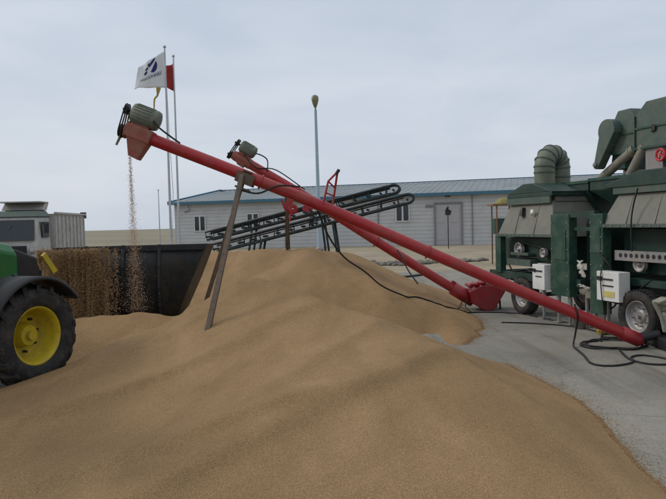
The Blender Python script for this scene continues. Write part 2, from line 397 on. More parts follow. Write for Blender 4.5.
# loose kernels lying round the toe of the heaps
def kernels(name, gen, n, size, label, cat, aspect=1.7, m='kernel'):
    vs = []; fs = []
    for _ in range(n):
        c, s = gen(); a = V((random.uniform(-1, 1), random.uniform(-1, 1), random.uniform(-1, 1))).normalized()
        b = a.orthogonal().normalized(); d = a.cross(b); k = len(vs); s = size*s
        vs += [c+a*s*aspect, c-a*s*aspect, c+b*s, c-(b*.5+d*.87)*s, c-(b*.5-d*.87)*s]
        fs += [(k, k+2, k+3), (k, k+3, k+4), (k, k+4, k+2), (k+1, k+3, k+2), (k+1, k+4, k+3), (k+1, k+2, k+4)]
    mb = MB(); mb.add(vs, fs); o = mb.build(name, m); tag(o, label, cat, kind='stuff'); return o
edges = []
for k in range(420):
    y = 3.4+k*.025; x = 3.1
    while x > 0 and surf(x, y) < .012: x -= .02
    edges.append((x, y))
def gtoe():
    x, y = random.choice(edges); d = random.expovariate(15)+(random.expovariate(3) if random.random() < .10 else 0)
    x += d-.04; y += random.uniform(-.05, .05)
    return V((x, y, surf(x, y)+.003)), random.uniform(.7, 1.3)
kernels('scattered_grain', gtoe, 13000, .0028, 'loose grain kernels scattered on the concrete along the heap edge', 'grain')
def gstream():
    t = random.random()**.85
    z = 2.90-t*2.3; sp = .010+.070*t**1.8
    x = -2.90+.02*t
    if random.random() < .25: sp *= 1.7
    return V((x+random.gauss(0, sp), 9.4+random.gauss(0, sp), z+random.uniform(-.03, .03))), random.uniform(.6, 1.3)
kernels('falling_grain', gstream, 5200, .0033, 'thin stream of grain falling from the near auger spout', 'grain', m='kernel_pale')
def gcurtain():
    t = random.random(); z = 1.50-t*1.18+random.gauss(0, .02)
    x = -4.15+random.uniform(-.44, .44)+.05*math.sin(z*3)+random.gauss(0, .03)
    if random.random() < .25: x = -3.66+random.gauss(0, .13)
    y = 10.2+.22*noise.noise(V((x*5, z*.5, 0)))+.07*noise.noise(V((x*19, z*1.2, 4)))-t*.10+random.uniform(-.05, .05)
    return V((x, y, z)), random.uniform(.8, 1.5)
kernels('pouring_grain', gcurtain, 22000, .0055, 'brown curtain of grain pouring down beside the tractor wheel in front of the dark bucket', 'grain')

mb = MB(); vs = []; nxx, nzz = 90, 60
for j in range(nzz+1):
    for i in range(nxx+1):
        z = .34+1.16*j/nzz-.10*abs(noise.noise(V((i*.12, 7, 0))))*(j/nzz); x = -4.66+(.98-.06*noise.noise(V((3, j*.15, 0))))*i/nxx+.05*math.sin(z*3)
        vs.append((x, 10.32+.20*noise.noise(V((x*5, z*.5, 0)))+.10*noise.noise(V((x*14, z*.9, 4)))+.03*noise.noise(V((x*40, z*4, 4)))-(1.5-z)*.12, z))
mb.add(vs, [(j*(nxx+1)+i, j*(nxx+1)+i+1, (j+1)*(nxx+1)+i+1, (j+1)*(nxx+1)+i) for j in range(nzz) for i in range(nxx)], True)
o = mb.build('grain_slide', 'grain'); md = o.modifiers.new('t', 'SOLIDIFY'); md.thickness = .05; md.offset = 1
tag(o, 'dense brown sheet of sliding grain between the tractor wheel and the dark bucket', 'grain', kind='stuff')

# ------------------------------------------------------------------ warehouse
W0 = V((-13.37, 55, 0)); W1 = V((14.2, 46.9, 0)); WD = (W1-W0).normalized(); WN = V((-WD.y, WD.x, 0))
if WN.y < 0: WN = -WN
WL = 62.; EH = 3.88; RH = 5.30; HD = 9.6
def wp(t, b, z): return W0+WD*t+WN*b+V((0, 0, z))
wh = thing('warehouse', 'long low pale-grey warehouse with grey roof and blue trim across the yard', 'warehouse', wp(WL/2, HD, 0))
mb = MB()   # walls with horizontal ribs
nr = 13; prof = []
for i in range(nr):
    z0 = i*(EH-.1)/nr; dz = (EH-.1)/nr
    prof += [(0, z0), (0, z0+dz*.86), (.03, z0+dz*.9), (.03, z0+dz*.97)]
prof.append((0, EH-.1))
vs = [wp(0, b, z) for b, z in prof]+[wp(WL, b, z) for b, z in prof]; k = len(prof)
mb.add(vs, [(i, i+1, k+i+1, k+i) for i in range(k-1)])
mb.add([wp(0, 0, 0), wp(0, 2*HD, 0), wp(0, 2*HD, EH-.1), wp(0, HD, RH-.1), wp(0, 0, EH-.1)], [(0, 1, 2, 3, 4)])
mb.add([wp(WL, 0, 0), wp(WL, 2*HD, 0), wp(WL, 2*HD, EH-.1), wp(WL, HD, RH-.1), wp(WL, 0, EH-.1)], [(0, 1, 2, 3, 4)])
mb.add([wp(0, 2*HD, 0), wp(WL, 2*HD, 0), wp(WL, 2*HD, EH-.1), wp(0, 2*HD, EH-.1)], [(0, 1, 2, 3)])
mb.build('wall', 'siding', wh)
mb = MB()
for sgn in (0, 1):
    e = -.35 if sgn == 0 else 2*HD+.35
    n = 124; ze = EH-(RH-EH)/HD*.35
    for i in range(n):
        t0 = -.3+i*(WL+.6)/n; t1 = t0+(WL+.6)/n; tm = t0+(t1-t0)*.88
        mb.add([wp(t0, e, ze), wp(tm, e, ze), wp(tm, HD, RH), wp(t0, HD, RH)], [(0, 1, 2, 3)])
        tq = tm+(t1-tm)/2
        mb.add([wp(tm, e, ze), wp(tq, e, ze+.028), wp(tq, HD, RH+.028), wp(tm, HD, RH)], [(0, 1, 2, 3)])
        mb.add([wp(tq, e, ze+.028), wp(t1, e, ze), wp(t1, HD, RH), wp(tq, HD, RH+.028)], [(0, 1, 2, 3)])
mb.build('roof', 'roofing', wh)
mb = MB()
def beam(a, b, w, h, mb, up=V((0, 0, 1))):
    a = V(a); b = V(b); t = (b-a); L = t.length; t.normalize(); s = t.cross(up).normalized(); u = s.cross(t)
    mb.box((a+b)/2, (L, w, h), (t, s, u)); return mb
beam(wp(-.35, -.42, EH-.06), wp(WL+.35, -.42, EH-.06), .14, .24, mb)
mb.build('gutter', 'trim_blue', wh)
mb = MB()
beam(wp(-.36, -.40, EH+.06), wp(-.36, HD, RH+.10), .12, .16, mb)
beam(wp(-.36, HD, RH+.10), wp(-.36, 2*HD+.4, EH+.06), .12, .16, mb)
mb.build('verge_trim', 'trim_blue', wh)
mb = MB(); beam(wp(-.3, HD, RH+.08), wp(WL+.3, HD, RH+.08), .5, .07, mb); mb.build('ridge_cap', 'trim_blue', wh)
def wall_t(u):   # distance along the facade of a measured bearing
    kx = (u-333)/647.5; return (kx*W0.y-W0.x)/(WD.x-kx*WD.y)
for u in (379, 473, 286, 560):
    t = wall_t(u); mb = MB(); beam(wp(t, -.05, .0), wp(t, -.05, EH-.2), .07, .07, mb, WD); mb.build('downpipe', 'frame_grey', wh)
def window(t, zt, w=1.0, h=1.25):
    mb = MB()
    for a, b, ww, hh in ((t, zt, w+.12, .08), (t, zt-h, w+.12, .08)): mb.box(wp(a, -.04, b), (ww, .1, hh), (WD, WN, V((0, 0, 1))))
    for a in (t-w/2, t, t+w/2): mb.box(wp(a, -.045, zt-h/2), (.08 if a != t else .12, .1, h-.08), (WD, WN, V((0, 0, 1))))
    fr = mb.build('window', 'window_frame', wh)
    m2 = MB(); m2.box(wp(t, -.012, zt-h/2), (w, .03, h-.04), (WD, WN, V((0, 0, 1)))); m2.build('pane', 'glass', fr)
for u, zt in ((201, 2.72), (254, 2.80), (403.5, 3.13), (316, 2.9), (585, 3.1), (640, 3.1)): window(wall_t(u), zt)
for t in (48, 54): window(t, 3.1)
t = wall_t(449)
mb = MB()
for dx in (-1.0, 1.0): mb.box(wp(t+dx, -.06, 1.55), (.12, .12, 3.1), (WD, WN, V((0, 0, 1))))
mb.box(wp(t, -.06, 3.16), (2.12, .12, .12), (WD, WN, V((0, 0, 1))))
dr = mb.build('door', 'frame_grey', wh)
for dx in (-.48, .48):
    mb = MB(); mb.box(wp(t+dx, -.03, 1.53), (.93, .05, 3.02), (WD, WN, V((0, 0, 1))))
    for zz in (.9, 2.2): mb.box(wp(t+dx, -.06, zz), (.7, .03, 1.0), (WD, WN, V((0, 0, 1))))
    mb.build('door_leaf', 'door_grey', dr)
mb = MB(); mb.lathe(wp(t, -.25, 3.62), (0, 0, 1), [(0, .2), (.06, .2), (.16, .07), (.22, .05)], 12, closed=False)
mb.tube([wp(t, 0, 3.82), wp(t, -.25, 3.84)], .025, 6); mb.build('wall_lamp', 'black', wh)
mb = MB(); mb.box(wp(wall_t(430), -.08, 2.98), (.5, .1, .18), (WD, WN, V((0, 0, 1)))); mb.build('vent', 'frame_grey', wh)
mb = MB(); tc_ = .5; mb.tube([wp(.2, -.3, 3.75), wp(1.4, -.3, 3.75), wp(1.5, -.3, 3.6), wp(1.5, -.1, 3.2), wp(1.0, -.1, 3.1)], .04, 6); mb.build('wall_bracket', 'frame_grey', wh)

# dark fitting on a post in front of the warehouse door
o = thing('yard_floodlight', 'small black floodlight on a thin post in front of the warehouse double door', 'floodlight', (7.5, 42, 0))
mb = MB(); mb.tube([(7.5, 42, 0), (7.5, 42, 2.25)], .03, 8); mb.build('post', 'black', o)
mb = MB(); mb.box((7.5, 42, 2.34), (.34, .22, .3), bev=.03); mb.tube([(7.36, 42, 2.45), (7.5, 41.9, 2.72)], .07, 8); mb.tube([(7.5, 42, 2.55), (7.72, 42, 2.38)], .06, 8); mb.build('lamp_housing', 'black', o)

# ------------------------------------------------------------------ flagpoles, flags, lamp post
def pole(x, y, h, r, label, name='flagpole', cat='flagpole', mm='pole', group='flagpoles in front of the warehouse'):
    o = thing(name, label, cat, (x, y, 0), group)
    mb = MB(); mb.tube([(x, y, 0), (x, y, h*.5), (x, y, h)], [r, r*.8, r*.55], 12); mb.build('shaft', mm, o)
    mb = MB(); mb.lathe((x, y, h), (0, 0, 1), [(0, .001), (0, r*1.0), (.06, r*1.2), (.12, r*.9), (.15, .001)], 10, closed=False); mb.build('finial', mm, o)
    mb = MB(); mb.lathe((x, y, 0), (0, 0, 1), [(0, .001), (0, .22), (.12, .22), (.12, .001)], 16, closed=False); mb.build('base', 'grey', o)
    return o
p1 = pole(-9.98, 40, 12.8, .085, 'taller flagpole flying the white flag with blue emblem')
mb = MB(); mb.tube([(-9.9, 39.88, 10.3), (-9.8, 39.8, 6.5), (-9.72, 39.85, 4), (-9.85, 39.9, 1.2)], .018, 5); mb.build('halyard', 'pole', p1)
p2 = pole(-9.94, 42, 12.75, .08, 'shorter right-hand flagpole flying the red flag')
pole(-14.4, 54, 4.9, .05, 'thin distant mast left of the warehouse corner', 'mast', 'mast', 'pole', None)
def flag_pt(s, t):   # s 0 hoist .. 1 fly ; t 0 bottom .. 1 top
    top = V((-9.98, 40, 12.58)).lerp(V((-11.55, 39.6, 11.55)), s)
    bot = V((-9.98, 40, 10.36)).lerp(V((-11.80, 39.5, 10.22)), s)
    p = bot.lerp(top, t); p.z -= .10*math.sin(s*PI)*(1-t)*-.6
    p.y += .16*math.sin(s*7+t*1.2)*s**.5+.05*math.sin(s*13-t*3)
    p.z += .03*math.sin(s*9)
    return p
def cloth(name, fn, m, label, ns=36, nt=18):
    vs = [fn(i/ns, j/nt) for i in range(ns+1) for j in range(nt+1)]
    mb = MB(); mb.add(vs, [(i*(nt+1)+j, (i+1)*(nt+1)+j, (i+1)*(nt+1)+j+1, i*(nt+1)+j+1) for i in range(ns) for j in range(nt)], True)
    o = mb.build(name, m, origin=vs[0]); md = o.modifiers.new('thickness', 'SOLIDIFY'); md.thickness = .006; md.offset = 0
    return tag(o, label, 'flag')
fl = cloth('flag', flag_pt, 'flag_white', 'white flag with navy leaf emblem and lettering, flying left from its pole')
def on_flag(s, t, off=-.03):
    p = flag_pt(s, t); return V((p.x, p.y+off, p.z))
mb = MB()
# emblem: photo-space layout, x right 0..1, y up 0..1, inside the flag
def fmap(x, y): return on_flag(1-x, y)
def poly_on(pts):
    c = V((sum(p[0] for p in pts)/len(pts), sum(p[1] for p in pts)/len(pts)))
    vs = [fmap(*c)]+[fmap(*p) for p in pts]; n = len(pts)
    mb.add(vs, [(0, 1+i, 1+(i+1) % n) for i in range(n)])
def blade(a, b, w):
    a = V(a); b = V(b); d = (b-a); n = V((-d.y, d.x)).normalized()*w
    pts = [a-n*.9, a+n*.9]+[a.lerp(b, q)+n*(1-q*q*.25) for q in (.4, .75)]+[b+n*.5, b+d.normalized()*w*.4, b-n*.5]+[a.lerp(b, q)-n for q in (.75, .4)]
    poly_on([(p.x, p.y) for p in pts])
blade((.31, .50), (.39, .60), .045); blade((.33, .66), (.43, .73), .042); blade((.42, .80), (.47, .86), .030)
blade((.46, .74), (.63, .97), .042)
half = []
for i in range(15):
    a = -2.2+i*(PI)/14; half.append((.60+.115*math.cos(a), .70+.19*math.sin(a)))
poly_on(half)
mb.build('emblem', 'flag_blue', fl)
def text_mesh(txt, size):
    cu = bpy.data.curves.new('t', 'FONT'); cu.body = txt; cu.size = size; cu.align_x = 'CENTER'
    ob = bpy.data.objects.new('t', cu); C.objects.link(ob)
    me = bpy.data.meshes.new_from_object(ob.evaluated_get(bpy.context.evaluated_depsgraph_get()))
    vs = [V(v.co) for v in me.vertices]; fs = [tuple(p.vertices) for p in me.polygons]
    bpy.data.objects.remove(ob); bpy.data.curves.remove(cu); bpy.data.meshes.remove(me); return vs, fs
vs, fs = text_mesh('VANHOCKEM', .2)
xs = [v.x for v in vs]; a, b = min(xs), max(xs); mb = MB(); out = []
for v in vs:
    q = 1-(v.x-a)/(b-a)          # the flag is seen from its back: lettering reads mirrored
    out.append(fmap(.20+.66*q, .26+.13*q-.08*(q-.5)**2+v.y*1.0*(.6+.4*q)))
mb.add(out, fs); mb.build('lettering', 'flag_blue', fl)
def red_pt(s, t):
    top = V((-9.94, 42, 12.35)).lerp(V((-11.1, 41.8, 11.9)), s); bot = V((-9.94, 42, 10.55)).lerp(V((-11.0, 41.7, 11.1)), s)
    p = bot.lerp(top, t); p.y += .12*math.sin(s*9)+.03*math.sin(s*20+t*4); return p
cloth('flag', red_pt, 'flag_red', 'red flag mostly hidden behind the white flag')
def yel_pt(s, t):
    top = V((-10.2, 41, 12.1)).lerp(V((-12.0, 41, 12.06)), s); w = 1.25*(1-s)+.55
    p = top+V((0, .1*math.sin(s*8), -w*(1-t))); p.z -= .0; return p
def yel2(s, t):   # a corner above, a twisted tail drooping below
    a = spline([(-11.85, 40.9, 11.62), (-11.2, 41, 11.75), (-10.7, 41, 11.1), (-10.75, 41, 10.2), (-10.98, 41, 9.9), (-11.02, 41, 9.2)], 12)
    w = [.34, .5, .4, .10, .09, .05]
    f = s*(len(a)-1); i = min(int(f), len(a)-2); p = a[i].lerp(a[i+1], f-i); g = s*5; j = min(int(g), 4); ww = w[j]*(1-(g-j))+w[j+1]*(g-j)
    d = (a[i+1]-a[i]).normalized(); n = V((-d.z, 0, d.x)); q = p+n*ww*(t-.5)*1.3; q.y += .05*math.sin(t*6+s*10); return q
cloth('flag', yel2, 'flag_yellow', 'yellow streamer flag showing as a corner above and a thin tail below the white flag', 60, 6)

o = thing('street_lamp', 'tall pale-blue lamp post with a small olive head in front of the warehouse', 'street lamp', (-.9, 44, 0))
mb = MB(); mb.tube([(-.9, 44, 0), (-.92, 44, 5), (-.95, 44, 9.5)], [.15, .12, .09], 14); mb.tube([(-.95, 44, 9.5), (-.95, 43.9, 9.85), (-.95, 43.6, 10.05)], [.07, .05, .05], 10); mb.build('post', 'lamp_pole', o)
mb = MB(); mb.lathe((-.95, 43.45, 9.55), (0, -.25, 1), [(0, .001), (.02, .08), (.25, .17), (.5, .24), (.72, .23), (.82, .12), (.85, .001)], 16, closed=False); mb.build('lamp_head', 'lamp_head', o)
mb = MB(); mb.lathe((-.9, 44, 0), (0, 0, 1), [(0, .001), (0, .3), (.15, .3), (.3, .16), (.3, .001)], 16, closed=False); mb.build('base', 'grey', o)

# ------------------------------------------------------------------ canopy shelter
cx, cy = 6.86, 26
o = thing('canopy_shelter', 'small open shelter with domed olive cover on thin posts behind the machines', 'shelter', (cx, cy, 0))
mb = MB(); mb.box((cx, cy, 2.40), (1.05, 1.0, .07)); mb.build('eave_board', 'wood', o)
mb = MB(); n = 10; vs = []
for i in range(n+1):
    for j in range(n+1):
        a = i/n*2-1; b = j/n*2-1; vs.append((cx+a*.34, cy+b*.42, 2.436+.26*max(0, (1-a*a))*max(0, 1-b*b)**.5))
mb.add(vs, [(i*(n+1)+j, (i+1)*(n+1)+j, (i+1)*(n+1)+j+1, i*(n+1)+j+1) for i in range(n) for j in range(n)], True); mb.build('cover', 'thatch', o)
for dx in (-.36, .36):
    for dy in (-.4, .4):
        mb = MB(); mb.tube([(cx+dx, cy+dy, 0), (cx+dx, cy+dy, 2.36)], .03, 8); mb.build('post', 'wood', o)
mb = MB(); mb.box((cx, cy, 1.55), (.8, .7, .62), bev=.02); mb.build('cabinet', 'dark_green', o)
mb = MB(); mb.box((cx, cy, .62), (.5, .5, 1.22)); mb.build('pedestal', 'dark_green', o)

# ------------------------------------------------------------------ rubble stones along the yard
def stone_mesh(i):
    bm = bmesh.new(); bmesh.ops.create_icosphere(bm, subdivisions=2, radius=1)
    for v in bm.verts:
        n = noise.noise(v.co*1.4+V((i*7.1, 0, 0))); v.co *= 1+.45*n; v.co.z *= .6
    me = bpy.data.meshes.new('stone'); bm.to_mesh(me); bm.free(); me.materials.append(M['stone']); return me
sm = [stone_mesh(i) for i in range(6)]
for i in range(120):
    if i < 96:
        q = i/95; x = 1.1+q*3.7+random.uniform(-.08, .08); y = 28.6-1.7*math.sin(q*PI)+random.uniform(-.3, .3)+(1.2 if i % 3 == 0 else 0)*math.sin(q*PI)
    else:
        q = (i-96)/23; x = 5.2+q*1.6; y = 28.9-.6*math.sin(q*PI)+random.uniform(-.35, .35)
    s = random.uniform(.07, .15)
    o = bpy.data.objects.new('stone', sm[i % 6]); C.objects.link(o); o.location = (x, y, s*.45); o.scale = (s, s*random.uniform(.7, 1.2), s*random.uniform(.8, 1.3))
    o.rotation_euler = (0, 0, random.uniform(0, 6)); tag(o, 'grey-brown stone in the rubble strip across the yard beyond the red augers', 'stone', 'stones in the rubble strip')

# ------------------------------------------------------------------ tyred wheels
def wheel(parent, c, axis, R_, w, rim_r, rim_mat, lugs=0, dish=.1, name='wheel'):
    """c: hub centre, axis: outward unit vector"""
    ax = V(axis).normalized(); c = V(c); h = w/2
    wr = bpy.data.objects.new(name, None); C.objects.link(wr); wr.parent = parent; wr.location = c-world_loc(parent); wr.empty_display_size = .1
    mb = MB(); rt = R_*(.935 if lugs else 1)
    prof = [(h*.72, rim_r), (h*.97, rim_r+.12*(rt-rim_r)), (h*1.0, rim_r+.5*(rt-rim_r)), (h*.93, rt-.14*(rt-rim_r)), (h*.72, rt-.02), (h*.3, rt),
            (-h*.3, rt), (-h*.72, rt-.02), (-h*.93, rt-.14*(rt-rim_r)), (-h*1.0, rim_r+.5*(rt-rim_r)), (-h*.97, rim_r+.12*(rt-rim_r)), (-h*.72, rim_r)]
    mb.lathe(c, ax, prof, 48)
    u = ax.orthogonal().normalized(); v = ax.cross(u)
    if lugs:
        for side in (-1, 1):
            for k in range(lugs):
                a0 = 2*PI*(k+(.5 if side > 0 else 0))/lugs
                ring = []
                steps = 5
                for q in range(steps+1):
                    d = side*(h*.02+(h*.98)*q/steps); a = a0+.30*q/steps*(18/lugs)
                    rb = rt-.01 if q < 4 else rt-.05
                    rr = R_ if q < 4 else (R_-.025 if q == 4 else R_-.07)
                    da = .052*(18/lugs)
                    for (r2, aa) in ((rb-.02, a-da*1.3), (rr, a-da), (rr, a+da), (rb-.02, a+da*1.3)):
                        ring.append(c+ax*d+(u*math.cos(aa)+v*math.sin(aa))*r2)
                fs = [(q*4+j, q*4+(j+1) % 4, (q+1)*4+(j+1) % 4, (q+1)*4+j) for q in range(steps) for j in range(4)]+[(0, 1, 2, 3), tuple(steps*4+j for j in (3, 2, 1, 0))]
                mb.add(ring, fs)
    else:
        for k in range(40):
            a = 2*PI*k/40
            for d0 in (-.55, 0, .55):
                p = c+ax*d0*h+(u*math.cos(a)+v*math.sin(a))*(R_-.002); t = (-u*math.sin(a)+v*math.cos(a))
                mb.box(p, (.02, w*.2, .012), (t, ax, (u*math.cos(a)+v*math.sin(a))))
    mb.build('tyre', 'rubber', wr)
    mb = MB(); r = rim_r
    mb.lathe(c, ax, [(h*.76, r*1.03), (h*.80, r*1.0), (h*.72, r*.93), (h*.5-dish*.1, r*.88), (h*.5-dish, r*.80), (h*.42-dish, r*.66), (h*.42-dish, r*.30)], 40, closed=False)
    mb.lathe(c, ax, [(h*.40-dish, r*.46), (h*.5-dish, r*.45), (h*.5-dish*.45, r*.36), (h*.5-dish*.35, r*.34), (h*.5-dish*.35, r*.16), (h*.5-dish*.1, r*.15), (h*.5-dish*.1, .001)], 40, smooth=False, closed=False)
    mb.lathe(c, ax, [(-h*.76, r*1.03), (-h*.6, r*.9), (h*.4-dish, r*.78), (h*.38-dish, .001)], 40, closed=False)
    if rim_mat == 'yellow': mb.build('rim', rim_mat, wr)
    for k in range(8):
        if rim_mat == 'yellow': mb = MB()
        a = 2*PI*k/8+.2; p = c+ax*(h*.45-dish)+(u*math.cos(a)+v*math.sin(a))*r*.61
        mb.tube([p, p+ax*.05], r*.05, 6, smooth=False)
        if rim_mat == 'yellow': mb.build('wheel_nut', 'black', wr)
    if rim_mat == 'yellow': return wr
    mb.tube([c+ax*(h*.5-dish*.2), c+ax*(h*.5-dish*.2+.04)], r*.13, 12)
    mb.build('rim', rim_mat, wr)
    return wr

# ------------------------------------------------------------------ tractor with front loader
TH = V((.39, .92, 0)).normalized(); TR = V((TH.y, -TH.x, 0)); Z = V((0, 0, 1)); TO = V((-4.45, 7.84, 0))
def tp(f, r, z): return TO+TH*f+TR*r+Z*z
tr = thing('tractor', 'green tractor with yellow wheel rims and black fender at the left edge', 'tractor', tp(-1.2, 0, 0))
TA = (TH, TR, Z)
st = math.radians(3)
for sgn in (1, -1):
    wheel(tr, tp(0, .96*sgn, .60), TR*sgn, .605, .42, .335, 'yellow', lugs=18, dish=.20, name='wheel')
    wheel(tr, tp(-2.75, 1.0*sgn, .88), TR*sgn, .88, .55, .5, 'yellow', lugs=22, dish=.2, name='wheel')
mb = MB(); mb.box(tp(-.1, 0, .62), (.25, 1.5, .22), TA, .03); mb.box(tp(-1.3, 0, .8), (3.4, .5, .45), TA, .04); mb.build('chassis', 'black', tr)
mb = MB(); ring = []
for f, w, zb, zt in ((-1.75, .44, 1.12, 1.86), (-.9, .43, 1.15, 1.82), (-.1, .41, 1.2, 1.74), (.42, .38, 1.22, 1.64)):
    ring += [tp(f, -w, zb), tp(f, -w, zt-.12), tp(f, -w*.7, zt), tp(f, w*.7, zt), tp(f, w, zt-.12), tp(f, w, zb)]
mb.add(ring, [(q*6+j, q*6+(j+1) % 6, (q+1)*6+(j+1) % 6, (q+1)*6+j) for q in range(3) for j in range(6)]+[(0, 1, 2, 3, 4, 5), (18, 19, 20, 21, 22, 23)])
mb.build('hood', 'jd_green', tr, bevel=.03)
mb = MB(); mb.hexa([tp(.42, -.36, .95), tp(.85, -.30, .98), tp(.85, .30, .98), tp(.42, .36, .95), tp(.42, -.36, 1.58), tp(.80, -.30, 1.46), tp(.80, .30, 1.46), tp(.42, .36, 1.58)])
mb.build('grille', 'black', tr, bevel=.03)
for sgn in (1, -1):
    mb = MB(); mb.box(tp(-.85, .438*sgn, 1.38), (1.35, .012, .07), TA); mb.build('side_stripe', 'yellow', tr)
# front fenders
for sgn in (1, -1):
    mb = MB(); c0 = tp(0, .96*sgn, .60); vs = []; n = 18
    for i in range(n+1):
        a = math.radians(160-125*i/n); 
        for (d, rr) in ((-.24, .66), (-.24, .685), (.24, .685), (.26, .65), (.24, .64), (-.24, .66)):
            vs.append(c0+TR*sgn*d+TH*math.cos(a)*rr+Z*math.sin(a)*rr)
    mb.add(vs, [(i*6+j, i*6+j+1, (i+1)*6+j+1, (i+1)*6+j) for i in range(n) for j in range(5)]+[(0, 1, 2, 3, 4), tuple(n*6+j for j in (4, 3, 2, 1, 0))], True)
    mb.tube([c0+TR*sgn*-.3+Z*.1, c0+TR*sgn*-.3+Z*.55, c0+TR*sgn*-.15+Z*.70], .025, 8)
    mb.build('front_fender', 'black', tr)
# cab
mb = MB()
for f in (-3.3, -1.85):
    for s in (-.72, .72): beam(tp(f, s, 1.1), tp(f+(.12 if f < -2 else -.1), s*.92, 2.72), .08, .08, mb, TH)
mb.box(tp(-2.6, 0, 1.2), (1.5, 1.5, .4), TA, .03)
cab = mb.build('cab_frame', 'jd_green', tr)
mb = MB(); mb.hexa([tp(-3.28, -.71, 1.4), tp(-1.88, -.71, 1.4), tp(-1.88, .71, 1.4), tp(-3.28, .71, 1.4), tp(-3.18, -.66, 2.68), tp(-1.97, -.66, 2.68), tp(-1.97, .66, 2.68), tp(-3.18, .66, 2.68)]); mb.build('cab_glass', 'glass', cab)
mb = MB(); mb.box(tp(-2.6, 0, 2.8), (1.6, 1.55, .16), TA, .06); mb.build('cab_roof', 'jd_green', tr)
for sgn in (1, -1):
    mb = MB(); vs = []; c0 = tp(-2.75, 1.0*sgn, .88); n = 14
    for i in range(n+1):
        a = math.radians(150-110*i/n)
        for (d, rr) in ((-.3, .98), (.3, .98), (.3, .95), (-.3, .95)): vs.append(c0+TR*sgn*d+TH*math.cos(a)*rr+Z*math.sin(a)*rr)
    mb.add(vs, [(i*4+j, i*4+(j+1) % 4, (i+1)*4+(j+1) % 4, (i+1)*4+j) for i in range(n) for j in range(4)], True); mb.build('rear_fender', 'jd_green', tr)
mb = MB(); mb.tube([tp(-1.5, .3, 1.8), tp(-1.5, .3, 2.5)], .05, 10); mb.build('exhaust', 'black', tr)
# loader arms and bucket
for s in (-.30, .30):
    mb = MB(); pts = [tp(-.6, s, .5), tp(.2, s, .3), tp(.9, s, .0), tp(1.9, s, -.12), tp(2.75, s, .1)]
    for i in range(4): beam(pts[i], pts[i+1], .09, .16, mb)
    mb.tube([tp(-.4, s, .4), tp(.7, s, .0)], .035, 8)
    mb.build('loader_arm', 'black', tr)
mb = MB(); beam(tp(.74, .46, 1.50), tp(.90, .48, 1.26), .04, .07, mb); mb.build('brace', 'yellow', tr)
# bucket: wide, mouth up and forward, seen from behind
BX = V((1, .05, 0)).normalized(); BY = V((-.05, 1, 0)); BO = V((-3.42, 10.95, 0))
def bp(x, y, z): return BO+BX*x+BY*y+Z*z
back = [(-.10, .34), (-.16, .5), (-.18, .8), (-.15, 1.15), (-.05, 1.52)]; nb = len(back)
floor_ = [(-.10, .34), (.15, .28), (.9, .36)]
mb = MB()
def wid(z): return (.74+.56*(z-.3)/1.25)
prof = list(reversed(back))+floor_[1:]
vs = []
for (y, z) in prof: vs += [bp(-1.25, y, z), bp(wid(z), y, z)]
mb.add(vs, [(i*2, i*2+1, i*2+3, i*2+2) for i in range(len(prof)-1)], True)
bk = mb.build('bucket', 'bucket', tr); md = bk.modifiers.new('t', 'SOLIDIFY'); md.thickness = .02; md.offset = 0
for sd in (0, 1):
    mb = MB(); pts = [bp(-1.25 if sd == 0 else wid(z), y, z) for y, z in prof]+[bp(-1.25 if sd == 0 else wid(.9), 1.0, .9), bp(-1.25 if sd == 0 else wid(1.56), .6, 1.5)]
    mb.prism(pts, BX*(-.02 if sd == 0 else .02)); mb.build('side_plate', 'bucket', bk)
mb = MB()
for x in (-.7, -.1, .5):
    pts = [bp(x, y-.02, z) for y, z in back]
    for i in range(len(pts)-1): beam(pts[i], pts[i+1], .07, .05, mb, BX)
beam(bp(-1.25, -.08, 1.47), bp(1.24, -.08, 1.47), .08, .09, mb); mb.build('rib', 'black', bk)

# ------------------------------------------------------------------ truck beyond the tractor
kx, ky = -11.05, 23.2
TT = V((.10, -.985, 0)).normalized(); TS = V((TT.y*-1, TT.x, 0)); 
def kp(f, r, z): return V((kx, ky, 0))+TT*f+TS*r+Z*z
KA = (TT, TS, Z)
tk = thing('truck', 'pale dump truck with grey cab roof and air deflector parked beyond the tractor', 'truck', (kx, ky, 0))
mb = MB(); mb.hexa([kp(-.3, -.85, .7), kp(1.2, -.85, .7), kp(1.2, .85, .7), kp(-.3, .85, .7), kp(-.3, -.8, 2.3), kp(.75, -.75, 2.3), kp(.75, .75, 2.3), kp(-.3, .8, 2.3)]); mb.build('cab', 'truck_bed', tk, bevel=.06)
mb = MB(); mb.hexa([kp(-.35, -.85, 2.3), kp(.82, -.82, 2.3), kp(.82, .82, 2.3), kp(-.35, .85, 2.3), kp(-.3, -.7, 2.55), kp(.55, -.66, 2.52), kp(.55, .66, 2.52), kp(-.3, .7, 2.55)]); mb.build('cab_roof', 'grey_green', tk, bevel=.05)
mb = MB(); mb.hexa([kp(.84, -.66, 1.5), kp(1.06, -.7, 1.5), kp(1.06, .7, 1.5), kp(.84, .66, 1.5), kp(.70, -.64, 2.2), kp(.80, -.64, 2.2), kp(.80, .64, 2.2), kp(.70, .64, 2.2)]); mb.build('windscreen', 'glass', tk)
mb = MB(); mb.hexa([kp(-.35, -.7, 2.55), kp(.1, -.7, 2.56), kp(.1, .7, 2.56), kp(-.35, .7, 2.55), kp(-.55, -.72, 2.84), kp(-.3, -.7, 2.86), kp(-.3, .7, 2.86), kp(-.55, .72, 2.84)])
mb.box(kp(-.05, 0, 2.84), (.9, 1.45, .04), KA); mb.build('air_deflector', 'truck_bed', tk)
mb = MB()
mb.box(kp(-2.4, -.92, 1.75), (3.8, .06, 1.35), KA); mb.box(kp(-2.4, .92, 1.75), (3.8, .06, 1.35), KA); mb.box(kp(-2.4, 0, 1.05), (3.8, 1.78, .1), KA)
